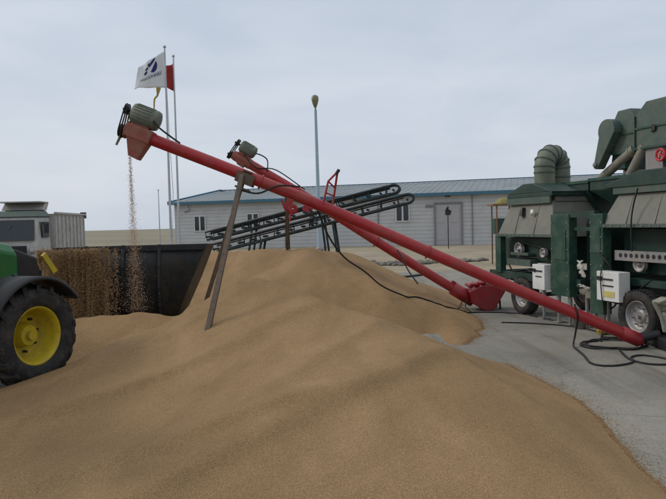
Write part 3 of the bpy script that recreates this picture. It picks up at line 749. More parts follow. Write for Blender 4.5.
mb.box(kp(-.52, 0, 1.75), (.06, 1.78, 1.35), KA); mb.box(kp(-4.28, 0, 1.75), (.06, 1.78, 1.35), KA)
for i in range(8):
    for s in (-.97, .97): mb.box(kp(-.75-i*.48, s, 1.72), (.07, .05, 1.3), KA)
mb.box(kp(-2.4, -.97, 2.45), (3.9, .1, .07), KA); mb.box(kp(-2.4, .97, 2.45), (3.9, .1, .07), KA)
mb.build('cargo_bed', 'truck_bed', tk)
mb = MB(); mb.box(kp(-4.35, .9, 2.42), (.2, .2, .26), KA); mb.box(kp(-4.35, -.9, 2.42), (.2, .2, .26), KA); mb.build('latch', 'black', tk)
mb = MB(); mb.box(kp(1.25, 0, .72), (.12, 1.75, .26), KA, .03); mb.build('bumper', 'black', tk)
mb = MB(); mb.box(kp(1.21, 0, 1.14), (.04, 1.0, .34), KA)
for q in range(4): mb.box(kp(1.24, 0, 1.02+.08*q), (.03, 1.02, .025), KA)
mb.build('grille', 'black', tk)
for s_ in (-1, 1):
    mb = MB(); mb.lathe(kp(1.2, .66*s_, 1.12), TT, [(0, .001), (0, .11), (.03, .10), (.04, .001)], 16, closed=False); mb.build('headlight', 'steel', tk)
    mb = MB(); mb.tube([kp(.7, .78*s_, 2.1), kp(.85, 1.05*s_, 2.05)], .015, 6); mb.box(kp(.86, 1.07*s_, 1.9), (.05, .16, .34), KA, .015); mb.build('mirror', 'black', tk)
    mb = MB(); mb.box(kp(.3, .845*s_, 1.85), (.7, .03, .55), KA); mb.build('side_window', 'glass', tk)
mb = MB(); mb.tube([kp(.99, -.3, 1.62), kp(.88, -.05, 2.0)], .012, 5); mb.build('wiper', 'black', tk)
mb = MB(); mb.box(kp(-1.6, 0, .75), (5.4, .8, .2), KA); mb.build('chassis', 'black', tk)
for f in (.55, -2.9):
    for s in (-1, 1): wheel(tk, kp(f, .82*s, .42), TS*s, .42, .26, .24, 'steel', dish=.04)

# ------------------------------------------------------------------ screw conveyors
def auger(label, head, mid, tail, r, spoutside, hopper, legs, guard=True):
    head, mid, tail = V(head), V(mid), V(tail)
    o = thing('grain_auger', label, 'grain auger', (tail.x, tail.y, 0))
    path = spline([head, head.lerp(mid, .5)+V((0, 0, .012)), mid, mid.lerp(tail, .5)+V((0, 0, -.02)), tail], 8)
    d = (path[1]-path[0]).normalized(); side = d.cross(Z).normalized(); up = side.cross(d).normalized()
    if up.z < 0: up = -up
    rr_ = [r*(1.16-.14*i/(len(path)-1)) if spoutside else r for i in range(len(path))]; mb = MB(); mb.tube(path, rr_, 24)
    for q in (3, 6, 11, 14, 19, 22, 27, 30):
        if q < len(path)-1: mb.lathe(path[q], path[q+1]-path[q], [(-.008, rr_[q]-.002), (0, rr_[q]+.0035), (.008, rr_[q]-.002)], 24)
    tb = mb.build('tube', 'red', o)
    for q in (.34, .67):
        mb = MB()
        i = int(q*(len(path)-1)); p = path[i]; t = (path[i+1]-path[i]).normalized()
        mb.lathe(p, t, [(-.012, r*.9), (-.012, r*1.1+.022), (.012, r*1.1+.022), (.012, r*.9)], 20, smooth=False)
        mb.build('flange', 'red', tb)
    # motor + pulley + belt guard at the head
    ms = .9 if spoutside else .74; mc = head+d*.10+up*(.095+.19*ms)
    mb = MB(); mb.lathe(mc-d*.20*ms, d, [(0, .001), (0, .12*ms), (.015*ms, .155*ms), (.40*ms, .165*ms), (.44*ms, .15*ms), (.46*ms, .10*ms), (.46*ms, .001)], 24, closed=False)
    for k in range(20):
        a = 2*PI*k/20; q = up*math.cos(a)+side*math.sin(a); mb.box(mc+d*.0+q*.162*ms, (.30*ms, .006, .018*ms), (d, q.cross(d), q))
    mb.box(mc+d*.02-side*.155*ms, (.14*ms, .08*ms, .10*ms), (d, side, up)); mt = mb.build('motor', 'motor', o)
    mb = MB(); mb.box(mc+d*.02-up*.19*ms, (.34*ms, .22*ms, .035), (d, side, up)); mb.box(mc+d*.02-up*.145*ms, (.26*ms, .16*ms, .08*ms), (d, side, up)); mb.build('motor_mount', 'red_faded', o)
    # drive belts and pulleys
    pc1 = mc-d*.30*ms; pc2 = head-d*.14-up*.03
    mb = MB()
    for c_, rr, e_ in ((pc1, .075, mc-d*.15*ms), (pc2, .105, head+d*.05)):
        mb = MB(); mb.lathe(c_, d, [(-.025, .001), (-.025, rr*ms), (0, rr*.85*ms), (.025, rr*ms), (.025, .001)], 20, closed=False)
        mb.tube([c_-d*.06, e_], .02, 8); mb.build('pulley', 'black', o)
    mb = MB(); bl = []; ax = (pc2-pc1).normalized(); L_ = (pc2-pc1).length; sv = ax.cross(d)
    for k in range(9): a = PI*k/8; bl.append(pc1-ax*math.sin(a)*.085+sv*math.cos(a)*.085*ms)
    for k in range(9): a = PI*k/8; bl.append(pc2+ax*math.sin(a)*.112*ms-sv*math.cos(a)*.112*ms)
    for dd in (-.018, .016): mb.tube([p+d*dd for p in bl], .011, 6, closed=True)
    mb.build('drive_belt', 'rubber', o)
    if spoutside:
        mb = MB()   # discharge box and tapered spout
        s1 = head+d*.02; w = .13
        mb.hexa([s1-d*.07-side*.08-Z*.36, s1+d*.08-side*.08-Z*.38, s1+d*.08+side*.08-Z*.38, s1-d*.07+side*.08-Z*.36,
                 s1-d*.07-side*w+up*.0, s1+d*.30-side*w, s1+d*.30+side*w, s1-d*.07+side*w])
        mb.build('spout', 'red_faded', o, bevel=.012)
        mb = MB(); mb.box(s1+d*.11+up*.01, (.38, .27, .19), (d, side, up), .02); mb.lathe(s1-d*.08, -d, [(0, .001), (0, .13), (.02, .13), (.02, .001)], 16, closed=False); mb.build('head_housing', 'red_faded', o)
        mb = MB(); p = s1-d*.15-up*.04; mb.prism([p+side*.05, p-side*.05, p-side*.03-up*.22-d*.02, p+side*.03-up*.22-d*.02], d*.012); mb.build('flap', 'steel', o)
    else:
        mb = MB(); mb.lathe(head, d, [(-.10, .001), (-.10, r*.9), (-.03, r*1.06), (.30, r*1.10), (.32, r)], 20, closed=False)
        mb.hexa([head+d*.0-side*.07-Z*.15, head+d*.12-side*.07-Z*.16, head+d*.12+side*.07-Z*.16, head+side*.07-Z*.15, head-d*.04-side*.1, head+d*.25-side*.1, head+d*.25+side*.1, head-d*.04+side*.1])
        mb.build('head_housing', 'red_faded', o)
    return o, path, d, side, up
a1, path1, d1, s1, u1 = auger('nearer long red grain auger rising left over the heap, dropping grain from its spout',
     (-2.86, 9.4, 3.20), (.115, 9.35, 1.945), (4.15, 8.78, .115), .076, True, False, None)
# support legs, clamp
top = V((-1.235, 9.4, 2.46))
mb = MB(); mb.box(top+V((0, -.125, .02)), (.26, .03, .16), (d1, s1, u1)); mb.box(top+V((0, .125, .02)), (.26, .03, .16), (d1, s1, u1)); mb.box(top-u1*.13, (.2, .26, .03), (d1, s1, u1)); mb.box(top+u1*.125, (.14, .26, .02), (d1, s1, u1)); mb.build('clamp', 'leg', a1)
for a, b in (((-1.27, 9.25, 2.52), (-1.565, 7.33, .16)), ((-1.28, 9.57, 2.52), (-2.13, 10.05, .25))):
    mb = MB(); beam(a, b, .062, .062, mb, V((1, 0, 0))); mb.build('leg', 'leg', a1)
# red pull frame standing on the tube, winch and hooks beneath
def on_path(path, q):
    f = q*(len(path)-1); i = min(int(f), len(path)-2); return path[i].lerp(path[i+1], f-i)
def q_at_x(path, x):
    for i in range(len(path)-1):
        if path[i].x <= x <= path[i+1].x: return path[i].lerp(path[i+1], (x-path[i].x)/(path[i+1].x-path[i].x))
b0 = q_at_x(path1, -.12)
mb = MB()
fr = [b0+V((0, -.10, .06)), b0+V((.075, -.10, .36)), b0+V((.21, -.08, .49)), b0+V((.24, -.08, .45)), b0+V((.12, -.1, .0))]
mb.tube([fr[0], fr[1], fr[2]], .016, 8); mb.tube([b0+V((.12, .05, -.02)), b0+V((.17, .05, .25)), fr[2]], .016, 8)
mb.tube([b0+V((.03, -.1, .20)), b0+V((.14, .05, .16))], .012, 6); mb.tube([fr[1], b0+V((.17, .05, .27))], .012, 6); mb.build('pull_frame', 'red', a1)
mb = MB(); mb.tube([fr[2]-V((.02, 0, .03)), fr[2]+V((.025, 0, .035))], .024, 8); mb.build('grip', 'black', a1)
b1 = q_at_x(path1, -.62)
mb = MB()
mb.box(b1+V((0, -.06, -.16)), (.10, .05, .16), (d1, s1, u1)); mb.tube([b1+V((-.10, -.08, -.10)), b1+V((-.06, -.08, -.22)), b1+V((.02, -.08, -.30))], .015, 6)
mb.lathe(b1+V((.06, -.12, -.24)), (0, 1, 0), [(0, .02), (0, .075), (.02, .075), (.02, .02)], 14); mb.tube([b1+V((.06, -.12, -.24)), b1+V((.02, -.12, -.33)), b1+V((.02, -.12, -.42))], .012, 6)
mb.box(b1+V((.27, -.04, -.24)), (.14, .06, .09), (d1, s1, u1)); mb.build('winch', 'red', a1)
mb = MB(); mb.tube([b1+V((.30, -.06, -.24)), b1+V((.36, -.06, -.36)), b1+V((.42, -.06, -.42))], .018, 6); mb.build('crank', 'black', a1)
# tail bearing + small boot
tl = path1[-1]; td = (path1[-1]-path1[-2]).normalized()
mb = MB(); mb.lathe(tl, td, [(-.25, .08), (-.25, .095), (0, .095), (.02, .08), (.06, .05), (.06, .001)], 20, closed=False); mb.build('tail_bearing', 'dark_red', a1)
mb = MB(); mb.tube(spline([(-2.50, 9.25, 3.32), (-2.42, 9.25, 3.22), (-2.26, 9.26, 3.09), (-2.14, 9.28, 3.0)], 6), .014, 6)
mb.build('motor_cable', 'cable', a1); mb = MB(); mb.tube(spline([(-1.35, 9.25, 2.33), (-1.05, 9.22, 2.26), (-.75, 9.23, 2.36), (-.45, 9.24, 2.34)], 6), .013, 6); mb.build('motor_cable', 'cable', a1)

a2, path2, d2, s2, u2 = auger('farther red grain auger sloping down right to a dark red hopper on the concrete',
     (-1.87, 13, 3.185), (.05, 13, 1.99), (2.76, 13, .215), .094, False, True, None)
hd = (path2[-1]-path2[-2]).normalized(); E = path2[-1]
mb = MB()   # slide collar and hopper box
mb.lathe(E-hd*.45, hd, [(0, .10), (0, .135), (.5, .135), (.5, .10)], 20); mb.box(E-hd*.43+V((0, 0, .10)), (.08, .12, .10), (hd, s2, u2)); mb.build('collar', 'dark_red', a2)
mb = MB(); hs = V((0, 1, 0))
pr = [(2.72, .17), (2.97, .015), (3.13, .012), (3.2, .09), (3.45, .50), (2.92, .51), (2.68, .40)]
mb.prism([(x, 12.72, z) for x, z in pr], (0, .58, 0)); hop = mb.build('hopper', 'dark_red', a2, bevel=.015)
mb = MB()
for i, x in enumerate((2.72, 2.85, 2.98, 3.11)):
    z = .50+.022*i; mb.lathe((x, 12.80, z), (0, 1, 0), [(0, .001), (0, .042), (.42, .042), (.42, .001)], 10, closed=False)
    mb.box((x+.04, 12.80, z+.04), (.07, .12, .03))
mb.build('grate', 'dark_red', hop)
mb = MB(); mb.tube([(3.3, 12.9, .3), (3.32, 12.9, .02)], .02, 6); mb.tube([(3.3, 13.2, .3), (3.32, 13.2, .02)], .02, 6); mb.build('foot', 'black', a2)
for dy in (-.45, .45):
    mb = MB(); q0 = q_at_x(path2, -.9); beam(q0+V((.0, dy*.25, -.08)), (-1.0, 14.4+dy*.8, 1.0), .05, .05, mb, V((1, 0, 0))); mb.build('leg', 'leg', a2)
mb = MB(); hh = path2[0]; mb.tube(spline([hh+d2*.27+u2*.24, hh+d2*.42+u2*.27, hh+d2*.56+u2*.24, hh+d2*.68+u2*.05-V((0, .10, 0))], 6), .013, 6)
mb.build('motor_cable', 'cable', a2); mb = MB(); mb.tube(spline([hh+d2*.1+u2*.12+V((0, -.12, 0)), hh+d2*.45+V((0, -.14, .0)), hh+d2*.8+u2*.16, hh+d2*1.5+u2*.11], 6), .012, 6); mb.build('motor_cable', 'cable', a2)

# ------------------------------------------------------------------ dark folding belt conveyors
def ladder_conveyor(label, A_, B_, w, y):
    A_ = V(A_); B_ = V(B_); d = (B_-A_).normalized(); s = V((d.y, -d.x, 0)).normalized(); up = s.cross(d)
    if up.z < 0: up = -up
    o = thing('belt_conveyor', label, 'conveyor', (A_.x, A_.y, 0), 'dark conveyors behind the red augers')
    L = (B_-A_).length
    for sd in (-1, 1):
        mb = MB(); h = .11; pts = [A_+s*sd*w-up*h]; pts.append(A_+s*sd*w+up*h)
        for k in range(2): pts.append(A_.lerp(B_, .5+.35*k)+s*sd*w+up*h)
        e = B_+s*sd*w
        for k in range(9): a = PI/2-PI*k/8; pts.append(e+d*math.cos(a)*h*1.5+up*math.sin(a)*h)
        pts.append(A_.lerp(B_, .5)+s*sd*w-up*h)
        mb.tube(pts, .03, 8, closed=True)
        n = int(L/.42)
        for k in range(n):
            p = A_+d*(k+.5)*L/n+s*sd*w; mb.tube([p-up*h, p+up*h+d*.05*(k % 2)], .015, 6)
        mb.build('side_rail', 'dark_conv', o)
    mb = MB(); n = int(L/.33)
    for k in range(n+1):
        p = A_+d*k*L/n; mb.tube([p-s*w-up*.02, p+s*w-up*.02], .028, 8)
    mb.build('roller', 'black', o)
    mb = MB(); mb.box((A_+B_)/2+up*.045, (L*.97, w*1.7, .02), (d, s, up)); mb.box((A_+B_)/2-up*.075, (L*.97, w*1.7, .016), (d, s, up)); mb.build('belt', 'rubber', o)
    for q in (.25, .62):
        p = A_+d*L*q
        for sd in (-1, 1):
            mb = MB(); mb.tube([p+s*sd*w-up*.11, V((p.x+.25*(1 if q > .5 else -1), p.y, 0))+s*sd*w*1.3], .03, 8); mb.build('leg', 'dark_conv', o)
    return o
M['dark_conv'] = mat('dark_conveyor_paint', (.018, .032, .036), .5, var=.25, dirt=(.10, .10, .09), dirt_amt=.5, dscale=6)
ladder_conveyor('dark conveyor frame with rounded end, farther and higher of the pair behind the red auger', (-3.4, 17.8, 1.55), (1.62, 17.0, 2.66), .22, 17)
ladder_conveyor('dark conveyor frame with rounded end, nearer and lower of the pair behind the red auger', (-3.0, 16.6, 1.25), (1.86, 16.0, 2.37), .22, 16)

# ------------------------------------------------------------------ mobile grain cleaning machines
MO = V((4.33, 9.3, 0)); MA = V((-.28, .96, 0)).normalized(); MBv = V((.96, .28, 0)).normalized()
def mp_(a, b, z): return MO+MA*a+MBv*b+Z*z
MX = (MA, MBv, Z)
def quadbox(mb, a0, a1, b0, b1, z0, z1, ta=0., tb=0.):   # tapered box
    return mb.hexa([mp_(a0, b0, z0), mp_(a1, b0, z0), mp_(a1, b1, z0), mp_(a0, b1, z0), mp_(a0+ta, b0+tb, z1), mp_(a1-ta, b0+tb, z1), mp_(a1-ta, b1-tb, z1), mp_(a0+ta, b1-tb, z1)])
def control_box(o, a, b, z0, w, h, lab=True):
    mb = MB(); mb.box(mp_(a, b, z0+h/2), (w, .2, h), MX, .012); cb = mb.build('control_box', 'white', o)
    mb = MB()
    for k in range(5): mb.box(mp_(a-.12+.055*k+.02, b-.106, z0+h*.74), (.03, .02, .025), MX)
    mb.box(mp_(a+w*.33, b-.108, z0+h*.76), (w*.22, .025, h*.13), MX); mb.box(mp_(a-.01, b-.104, z0+h*.52), (w*.48, .012, .018), MX)
    mb.build('buttons', 'black', cb)
    if lab:
        mb = MB(); mb.box(mp_(a-.04, b-.103, z0+h*.24), (w*.46, .008, h*.2), MX); mb.build('label_plate', 'yellow_label', cb)
    return cb
def jack(o, a, b, z):
    mb = MB(); mb.tube([mp_(a, b, .02), mp_(a, b, z)], .026, 10); mb.tube([mp_(a, b, z*.45), mp_(a, b, z)], .038, 10); mb.box(mp_(a, b, .02), (.16, .16, .02), MX); mb.build('jack_stand', 'steel', o)

# ---- far machine
fm = thing('grain_cleaner', 'farther green grain cleaning machine with bent grey-green duct on its hood', 'grain cleaner', mp_(2.9, .8, 0), 'mobile grain cleaning machines')
wheel(fm, mp_(2.98, .12, .36), -MBv, .36, .2, .21, 'steel', dish=.03)
wheel(fm, mp_(2.98, 1.5, .36), MBv, .36, .2, .21, 'steel', dish=.03)
mb = MB(); mb.tube([mp_(2.98, .1, .36), mp_(2.98, 1.5, .36)], .04, 10); mb.build('axle', 'black', fm)
mb = MB(); mb.box(mp_(2.75, .12, .72), (2.9, .09, .13), MX); mb.box(mp_(2.75, 1.5, .72), (2.9, .09, .13), MX)
for a in (1.5, 2.4, 3.4, 4.15): mb.box(mp_(a, .81, .72), (.09, 1.28, .10), MX)
mb.build('chassis', 'dark_green', fm)
mb = MB(); mb.box(mp_(3.80, .10, 1.12), (.20, .12, .74), MX, .01); mb.build('post', 'green', fm)
mb = MB(); mb.box(mp_(1.71, .06, 1.18), (.50, .16, 1.38), MX, .012); mb.build('post', 'green', fm)
mb = MB(); mb.box(mp_(1.6, 1.5, 1.18), (.5, .1, 1.38), MX); mb.box(mp_(3.9, 1.5, 1.18), (.2, .1, .8), MX); mb.build('post', 'green', fm)
mb = MB(); quadbox(mb, 2.15, 4.0, .30, 1.45, .98, 1.45); mb.build('sieve_box', 'dark_green', fm, bevel=.01)
mb = MB(); mb.box(mp_(3.15, .17, .98), (.8, .16, .12), MX); mb.box(mp_(3.2, .2, 1.14), (.6, .12, .05), MX); mb.build('tray', 'grey_green', fm)
mb = MB(); quadbox(mb, 1.95, 3.80, .02, 1.6, 1.47, 2.12, .26, .18); mb.box(mp_(2.88, .9, 2.15), (1.40, 1.3, .1), MX)
mb.build('hood', 'beige', fm, bevel=.012)
mb = MB(); quadbox(mb, 2.14, 3.60, .14, 1.46, 2.20, 2.28)
mb.prism([mp_(2.12, .14, 2.28), mp_(3.62, .14, 2.28), mp_(3.05, .14, 2.46), mp_(2.75, .14, 2.46)], MBv*1.3); mb.build('hood_roof', 'dark_green', fm, bevel=.01)
mb = MB(); quadbox(mb, 2.18, 3.56, .12, .16, 2.08, 2.2); mb.build('hood_band', 'grey_green', fm)
mb = MB(); mb.prism([mp_(2.95, .05, 1.86), mp_(3.07, .05, 1.86), mp_(3.01, .10, 2.02)], MBv*.08); mb.build('bracket', 'black', fm)
mb = MB(); mb.lathe(mp_(2.65, .12, 1.92), -MBv, [(0, .001), (.05, .06), (.06, .001)], 14, closed=False); mb.build('inspection_cap', 'white', fm)
# duct
mb = MB(); c1 = mp_(3.02, .60, 2.40); c2 = mp_(3.16, 1.04, 2.30); r = .19
pts = [c1]; mid = (c1+c2)/2; hx = (c2-c1); hx.z = 0; rad = hx.length/2; hx.normalize(); zc = 2.78
pts += [c1+Z*.28]
arc = [V((mid.x, mid.y, zc))-hx*rad*math.cos(PI*k/7)+Z*rad*1.05*math.sin(PI*k/7) for k in range(8)]
pts += arc+[c2+Z*.3, c2]
mb.tube(pts, r, 24); dc = mb.build('duct', 'duct', fm)
mb = MB()
for i in range(1, len(pts)-1):
    t = (pts[i+1]-pts[i-1]).normalized(); mb.lathe(pts[i], t, [(-.012, r-.01), (-.012, r+.013), (.012, r+.013), (.012, r-.01)], 24, smooth=False)
mb.build('seam', 'grey_green', dc)
for p in (c1, c2):
    pass
mb = MB(); mb.lathe(c1-Z*.02, Z, [(0, .2), (0, .26), (.03, .26), (.03, .2)], 20); quadbox(mb, 2.95, 3.37, .85, 1.25, 2.2, 2.42); mb.build('duct_flange', 'grey_green', dc)
# feed hopper of the far machine
def funnel(o, a0, a1, b0, b1, zt, zm, zb, out_a, out_w, m='dark_green', rim='green'):
    mb = MB(); quadbox(mb, a0, a1, b0, b1, zm, zt)
    bm_ = (b0+b1)/2
    mb.hexa([mp_(out_a-out_w, bm_-.12, zb), mp_(out_a+out_w, bm_-.12, zb), mp_(out_a+out_w, bm_+.12, zb), mp_(out_a-out_w, bm_+.12, zb),
             mp_(a0, b0, zm), mp_(a1, b0, zm), mp_(a1, b1, zm), mp_(a0, b1, zm)])
    f = mb.build('feed_hopper', m, o, bevel=.008)
    mb = MB(); mb.box(mp_((a0+a1)/2, b0-.012, zt-.02), (a1-a0+.05, .03, .05), MX); mb.box(mp_(a0-.012, (b0+b1)/2, zt-.02), (.03, b1-b0, .05), MX); mb.box(mp_(a1+.012, (b0+b1)/2, zt-.02), (.03, b1-b0, .05), MX)
    mb.build('rim', rim, f)
funnel(fm, 2.02, 2.80, .80, 1.6, 2.46, 2.28, 1.86, 2.15, .14)
control_box(fm, 2.19, -.02, .56, .36, .44, False)
for a, b in ((2.35, .1), (1.86, .06), (1.55, .06)): jack(fm, a, b, .55)
mb = MB(); mb.tube([mp_(2.4, 1.2, .8), mp_(4.6, .81, .55), mp_(5.1, .81, .5)], .04, 8); mb.build('tow_bar', 'green', fm)

# ---- near machine
nm = thing('grain_cleaner', 'nearer green grain cleaning machine at the right edge with bucket elevator heads on top', 'grain cleaner', mp_(-.8, .8, 0), 'mobile grain cleaning machines')
wheel(nm, mp_(-.12, .02, .375), -MBv, .385, .22, .225, 'steel', dish=.03)
wheel(nm, mp_(-.12, 1.5, .375), MBv, .385, .22, .225, 'steel', dish=.03)
mb = MB(); mb.tube([mp_(-.12, .05, .37), mp_(-.12, 1.5, .37)], .04, 10); mb.build('axle', 'black', nm)
mb = MB(); mb.box(mp_(-.85, .16, .84), (3.6, .09, .10), MX); mb.box(mp_(-.85, 1.5, .84), (3.6, .09, .10), MX)
for a in (-2.4, -1.2, .2, .8): mb.box(mp_(a, .83, .84), (.09, 1.24, .10), MX)
mb.build('chassis', 'dark_green', nm)
mb = MB(); mb.box(mp_(.79, .06, 1.08), (.30, .16, 1.56), MX, .012); mb.build('post', 'green', nm)
mb = MB(); mb.box(mp_(.8, 1.5, 1.1), (.3, .14, 1.5), MX); mb.box(mp_(-2.4, .1, 1.2), (.2, .14, .9), MX); mb.build('post', 'green', nm)
mb = MB(); quadbox(mb, -2.5, .60, .34, 1.45, .95, 1.62); mb.build('sieve_box', 'dark_green', nm, bevel=.01)
# perforated beam
mb = MB(); mb.box(mp_(-.95, .16, 1.22), (3.0, .08, .15), MX); pb = mb.build('perforated_beam', 'grey', nm)
for k in range(26):
    mb = MB(); mb.tube([mp_(.42-k*.11, .117, 1.225), mp_(.42-k*.11, .122, 1.225)], .033, 12); mb.build('hole', 'black', pb)
mb = MB(); quadbox(mb, -2.6, .75, .0, 1.65, 1.64, 2.14, .26, .16); mb.build('hood', 'beige', nm, bevel=.012)
mb = MB(); quadbox(mb, -2.4, .55, .10, 1.55, 2.145, 2.24); mb.build('hood_band', 'grey_green', nm)
mb = MB(); mb.prism([mp_(.72, .08, 2.24), mp_(.72, .08, 2.29), mp_(.02, .08, 2.46), mp_(-2.5, .08, 2.46), mp_(-2.5, .08, 2.24)], MBv*1.5); mb.build('hood_roof', 'dark_green', nm, bevel=.01)
mb = MB(); mb.tube(spline([mp_(-.10, -.02, 2.2), mp_(-.02, -.03, 1.95), mp_(.0, -.05, 1.7), mp_(.0, -.04, 1.3)], 5), .012, 6); mb.build('hanging_cable', 'cable', nm)
# cross frame linking both, and big hoppers
mb = MB(); mb.box(mp_(1.38, .05, 1.86), (1.05, .10, .10), MX); mb.box(mp_(1.38, .1, 1.62), (.85, .08, .06), MX); mb.build('cross_beam', 'dark_green', nm)
mb = MB(); quadbox(mb, 1.0, 1.5, .35, 1.4, .78, 1.8); mb.build('elevator_boot', 'dark_green', nm, bevel=.01)
funnel(nm, .72, 1.95, .78, 1.6, 2.48, 2.27, 1.85, 1.15, .16)
# elevator heads
def head_box(a0, a1, b0, b1, z0, z1, zt):
    w = a1-a0; mb = MB()
    mb.prism([mp_(a0, b0, z0), mp_(a1, b0, z0), mp_(a1, b0, z1), mp_(a1-w*.26, b0, zt), mp_(a0+w*.22, b0, zt), mp_(a0, b0, z1)], MBv*(b1-b0))
    h = mb.build('elevator_head', 'grey_green', nm, bevel=.012)
    mb = MB(); mb.box(mp_((a0+a1)/2, b0-.008, z0+(z1-z0)*.62), (w*.99, .025, .03), MX); mb.box(mp_((a0+a1)/2, b0-.008, z0+.02), (w*.99, .03, .035), MX)
    mb.box(mp_(a1-.012, b0-.010, (z0+z1)/2), (.02, .03, z1-z0), MX); mb.build('seam', 'green', h)
    return h
head_box(.96, 1.50, .88, 1.5, 2.84, 3.36, 3.56)
h2 = head_box(.02, .95, .86, 1.5, 2.86, 3.40, 3.60)
mb = MB(); mb.prism([mp_(.50, .83, 3.12), mp_(.58, .83, 3.1), mp_(.56, .83, 3.22), mp_(.49, .83, 3.20)], MBv*.03); mb.build('latch', 'black', h2)
# teardrop belt guard on the far side of the heads
tear = []; ca, cz, rr = 1.50, 3.24, .20; ta, tz, r2 = 1.76, 2.70, .075
for k in range(13): an = math.radians(-25+k*(215/12)); tear.append((ca+rr*math.cos(an), cz+rr*math.sin(an)))
for k in range(7): an = math.radians(200+k*(130/6)); tear.append((ta+r2*math.cos(an), tz+r2*math.sin(an)))
mb = MB(); mb.prism([mp_(a-.04, .72, z) for a, z in tear], MBv*.16); bg = mb.build('belt_guard', 'grey_green', nm, bevel=.012)
mb = MB(); mb.lathe(mp_(ta-.04, .71, tz), -MBv, [(0, .001), (0, .045), (.02, .04), (.02, .001)], 12, closed=False); mb.build('guard_cap', 'beige', bg)
mb = MB(); quadbox(mb, 1.22, 1.56, .9, 1.4, 2.6, 2.9, .05, 0); mb.build('head_throat', 'dark_green', nm)
mb = MB(); mb.box(mp_(1.42, 1.32, 2.6), (.34, .3, .6), MX, .01); mb.build('column', 'grey', nm)
mb = MB(); mb.box(mp_(.58, 1.06, 2.62), (.36, .34, .55), MX, .01); mb.build('column', 'grey', nm)
for a, b in (((1.02, .92, 2.90), (2.05, .92, 2.36)), ((.80, .92, 2.92), (1.22, .92, 2.36))):
    mb = MB(); mb.tube([mp_(*a), mp_(*b)], .078, 16); mb.lathe(mp_(*a).lerp(mp_(*b), .08), mp_(*b)-mp_(*a), [(-.012, .07), (-.012, .092), (.012, .092), (.012, .07)], 16, smooth=False); mb.build('spout_pipe', 'pipe', nm)
mb = MB(); c = mp_(.31, .76, 2.72); ringp = [c+MA*.085*math.cos(k*PI/10)+Z*.085*math.sin(k*PI/10) for k in range(20)]
mb.tube(ringp, .018, 8, closed=True)
for k in range(4): an = k*PI/2+.4; mb.tube([c, c+MA*.085*math.cos(an)+Z*.085*math.sin(an)], .012, 6)
mb.tube([c, c+MBv*.25], .015, 8); mb.build('hand_wheel', 'red_bright', nm)
mb = MB(); mb.tube([mp_(.31, .84, 2.36), mp_(.31, .84, 2.72)], .03, 8); mb.build('valve_stem', 'black', nm)
control_box(nm, .37, -.06, .55, .48, .44)
for a, b in ((.95, .08), (.66, .08), (1.3, .3)): jack(nm, a, b, .5)

def bolts(o, pts, r=.012, m='dark_green'):
    mb = MB()
    for a, b, z in pts: mb.tube([mp_(a, b, z), mp_(a, b-.014, z)], r, 6, smooth=False)
    return mb
def side_y(z, z0, z1, b0, tb): return b0+tb*(z-z0)/(z1-z0)
for (o, a0, a1, b0, tb, z0, z1) in ((fm, 1.95, 3.80, .02, .18, 1.47, 2.12), (nm, -2.6, .75, .0, .16, 1.64, 2.14)):
    hd_ = [c for c in o.children if c.name.startswith('hood') and not c.name.startswith('hood_')][0]
    n = 3 if o is fm else 6
    for k in range(1, n):
        a = a0+(a1-a0)*k/n; mb = MB(); q0 = mp_(a, b0-.004, z0+.02); q1 = mp_(a, b0+tb-.004, z1-.02); beam(q0, q1, .03, .012, mb, -MBv); mb.build('panel_seam', 'beige', hd_)
    mb = MB(); beam(mp_(a0, b0-.008, z0+.03), mp_(a1, b0-.008, z0+.03), .018, .05, mb); mb.build('lower_lip', 'grey_green', hd_)
    k = 0; a = a0+.1
    while a < a1-.05:
        mb = bolts(o, [(a, b0-.016, z0+.03)], .011); mb.build('bolt', 'steel', hd_); a += .155
# drive pulleys, belts and hydraulic hoses in the dark underframes
for (o, a, z, rr) in ((nm, .12, 1.10, .12), (nm, -.9, 1.02, .17), (fm, 3.3, 1.22, .14), (fm, 2.5, 1.18, .09)):
    mb = MB(); mb.lathe(mp_(a, .25, z), -MBv, [(0, .001), (0, rr), (.03, rr), (.035, rr*.86), (.05, rr*.86), (.055, rr), (.07, rr), (.07, rr*.8), (.045, rr*.75), (.045, rr*.25), (.08, rr*.22), (.08, .001)], 28, closed=False); mb.build('pulley', 'steel', o)
mb = MB(); mb.tube([mp_(3.3, .2, 1.37), mp_(2.5, .2, 1.27)], .012, 6); mb.build('drive_belt', 'rubber', fm)
mb = MB(); mb.tube([mp_(3.3, .2, 1.07), mp_(2.5, .2, 1.09)], .012, 6); mb.build('drive_belt', 'rubber', fm)
for pts in ([(3.7, .2, .95), (3.4, .14, .80), (2.9, .10, .86), (2.4, .12, .76), (2.0, .1, .9)], [(3.6, .2, .62), (3.0, .3, .56), (2.3, .3, .62), (1.9, .2, .66)]):
    mb = MB(); mb.tube(spline([mp_(*q) for q in pts], 5), .016, 7); mb.build('hose', 'cable', fm)
for pts in ([(.9, .1, .9), (.7, .0, .62), (.4, .05, .50), (.2, .1, .62), (-.2, .12, .9)], [(1.3, .3, .75), (1.0, .1, .45), (.6, .1, .40), (.45, .2, .7)], [(.45, -.02, 1.0), (.5, -.05, 1.12), (.7, -.05, 1.25)]):
    mb = MB(); mb.tube(spline([mp_(*q) for q in pts], 5), .014, 7); mb.build('hose', 'cable', nm)
mb = MB(); quadbox(mb, .05, .65, .3, .9, .42, .80); mb.build('gear_case', 'dark_green', nm, bevel=.02)
mb = MB(); mb.box(mp_(1.71, -.026, 1.35), (.34, .012, .5), MX, .004); mb.build('access_panel', 'green', fm)
mb = MB(); mb.box(mp_(.79, -.026, 1.45), (.2, .012, .4), MX, .004); mb.build('access_panel', 'green', nm)
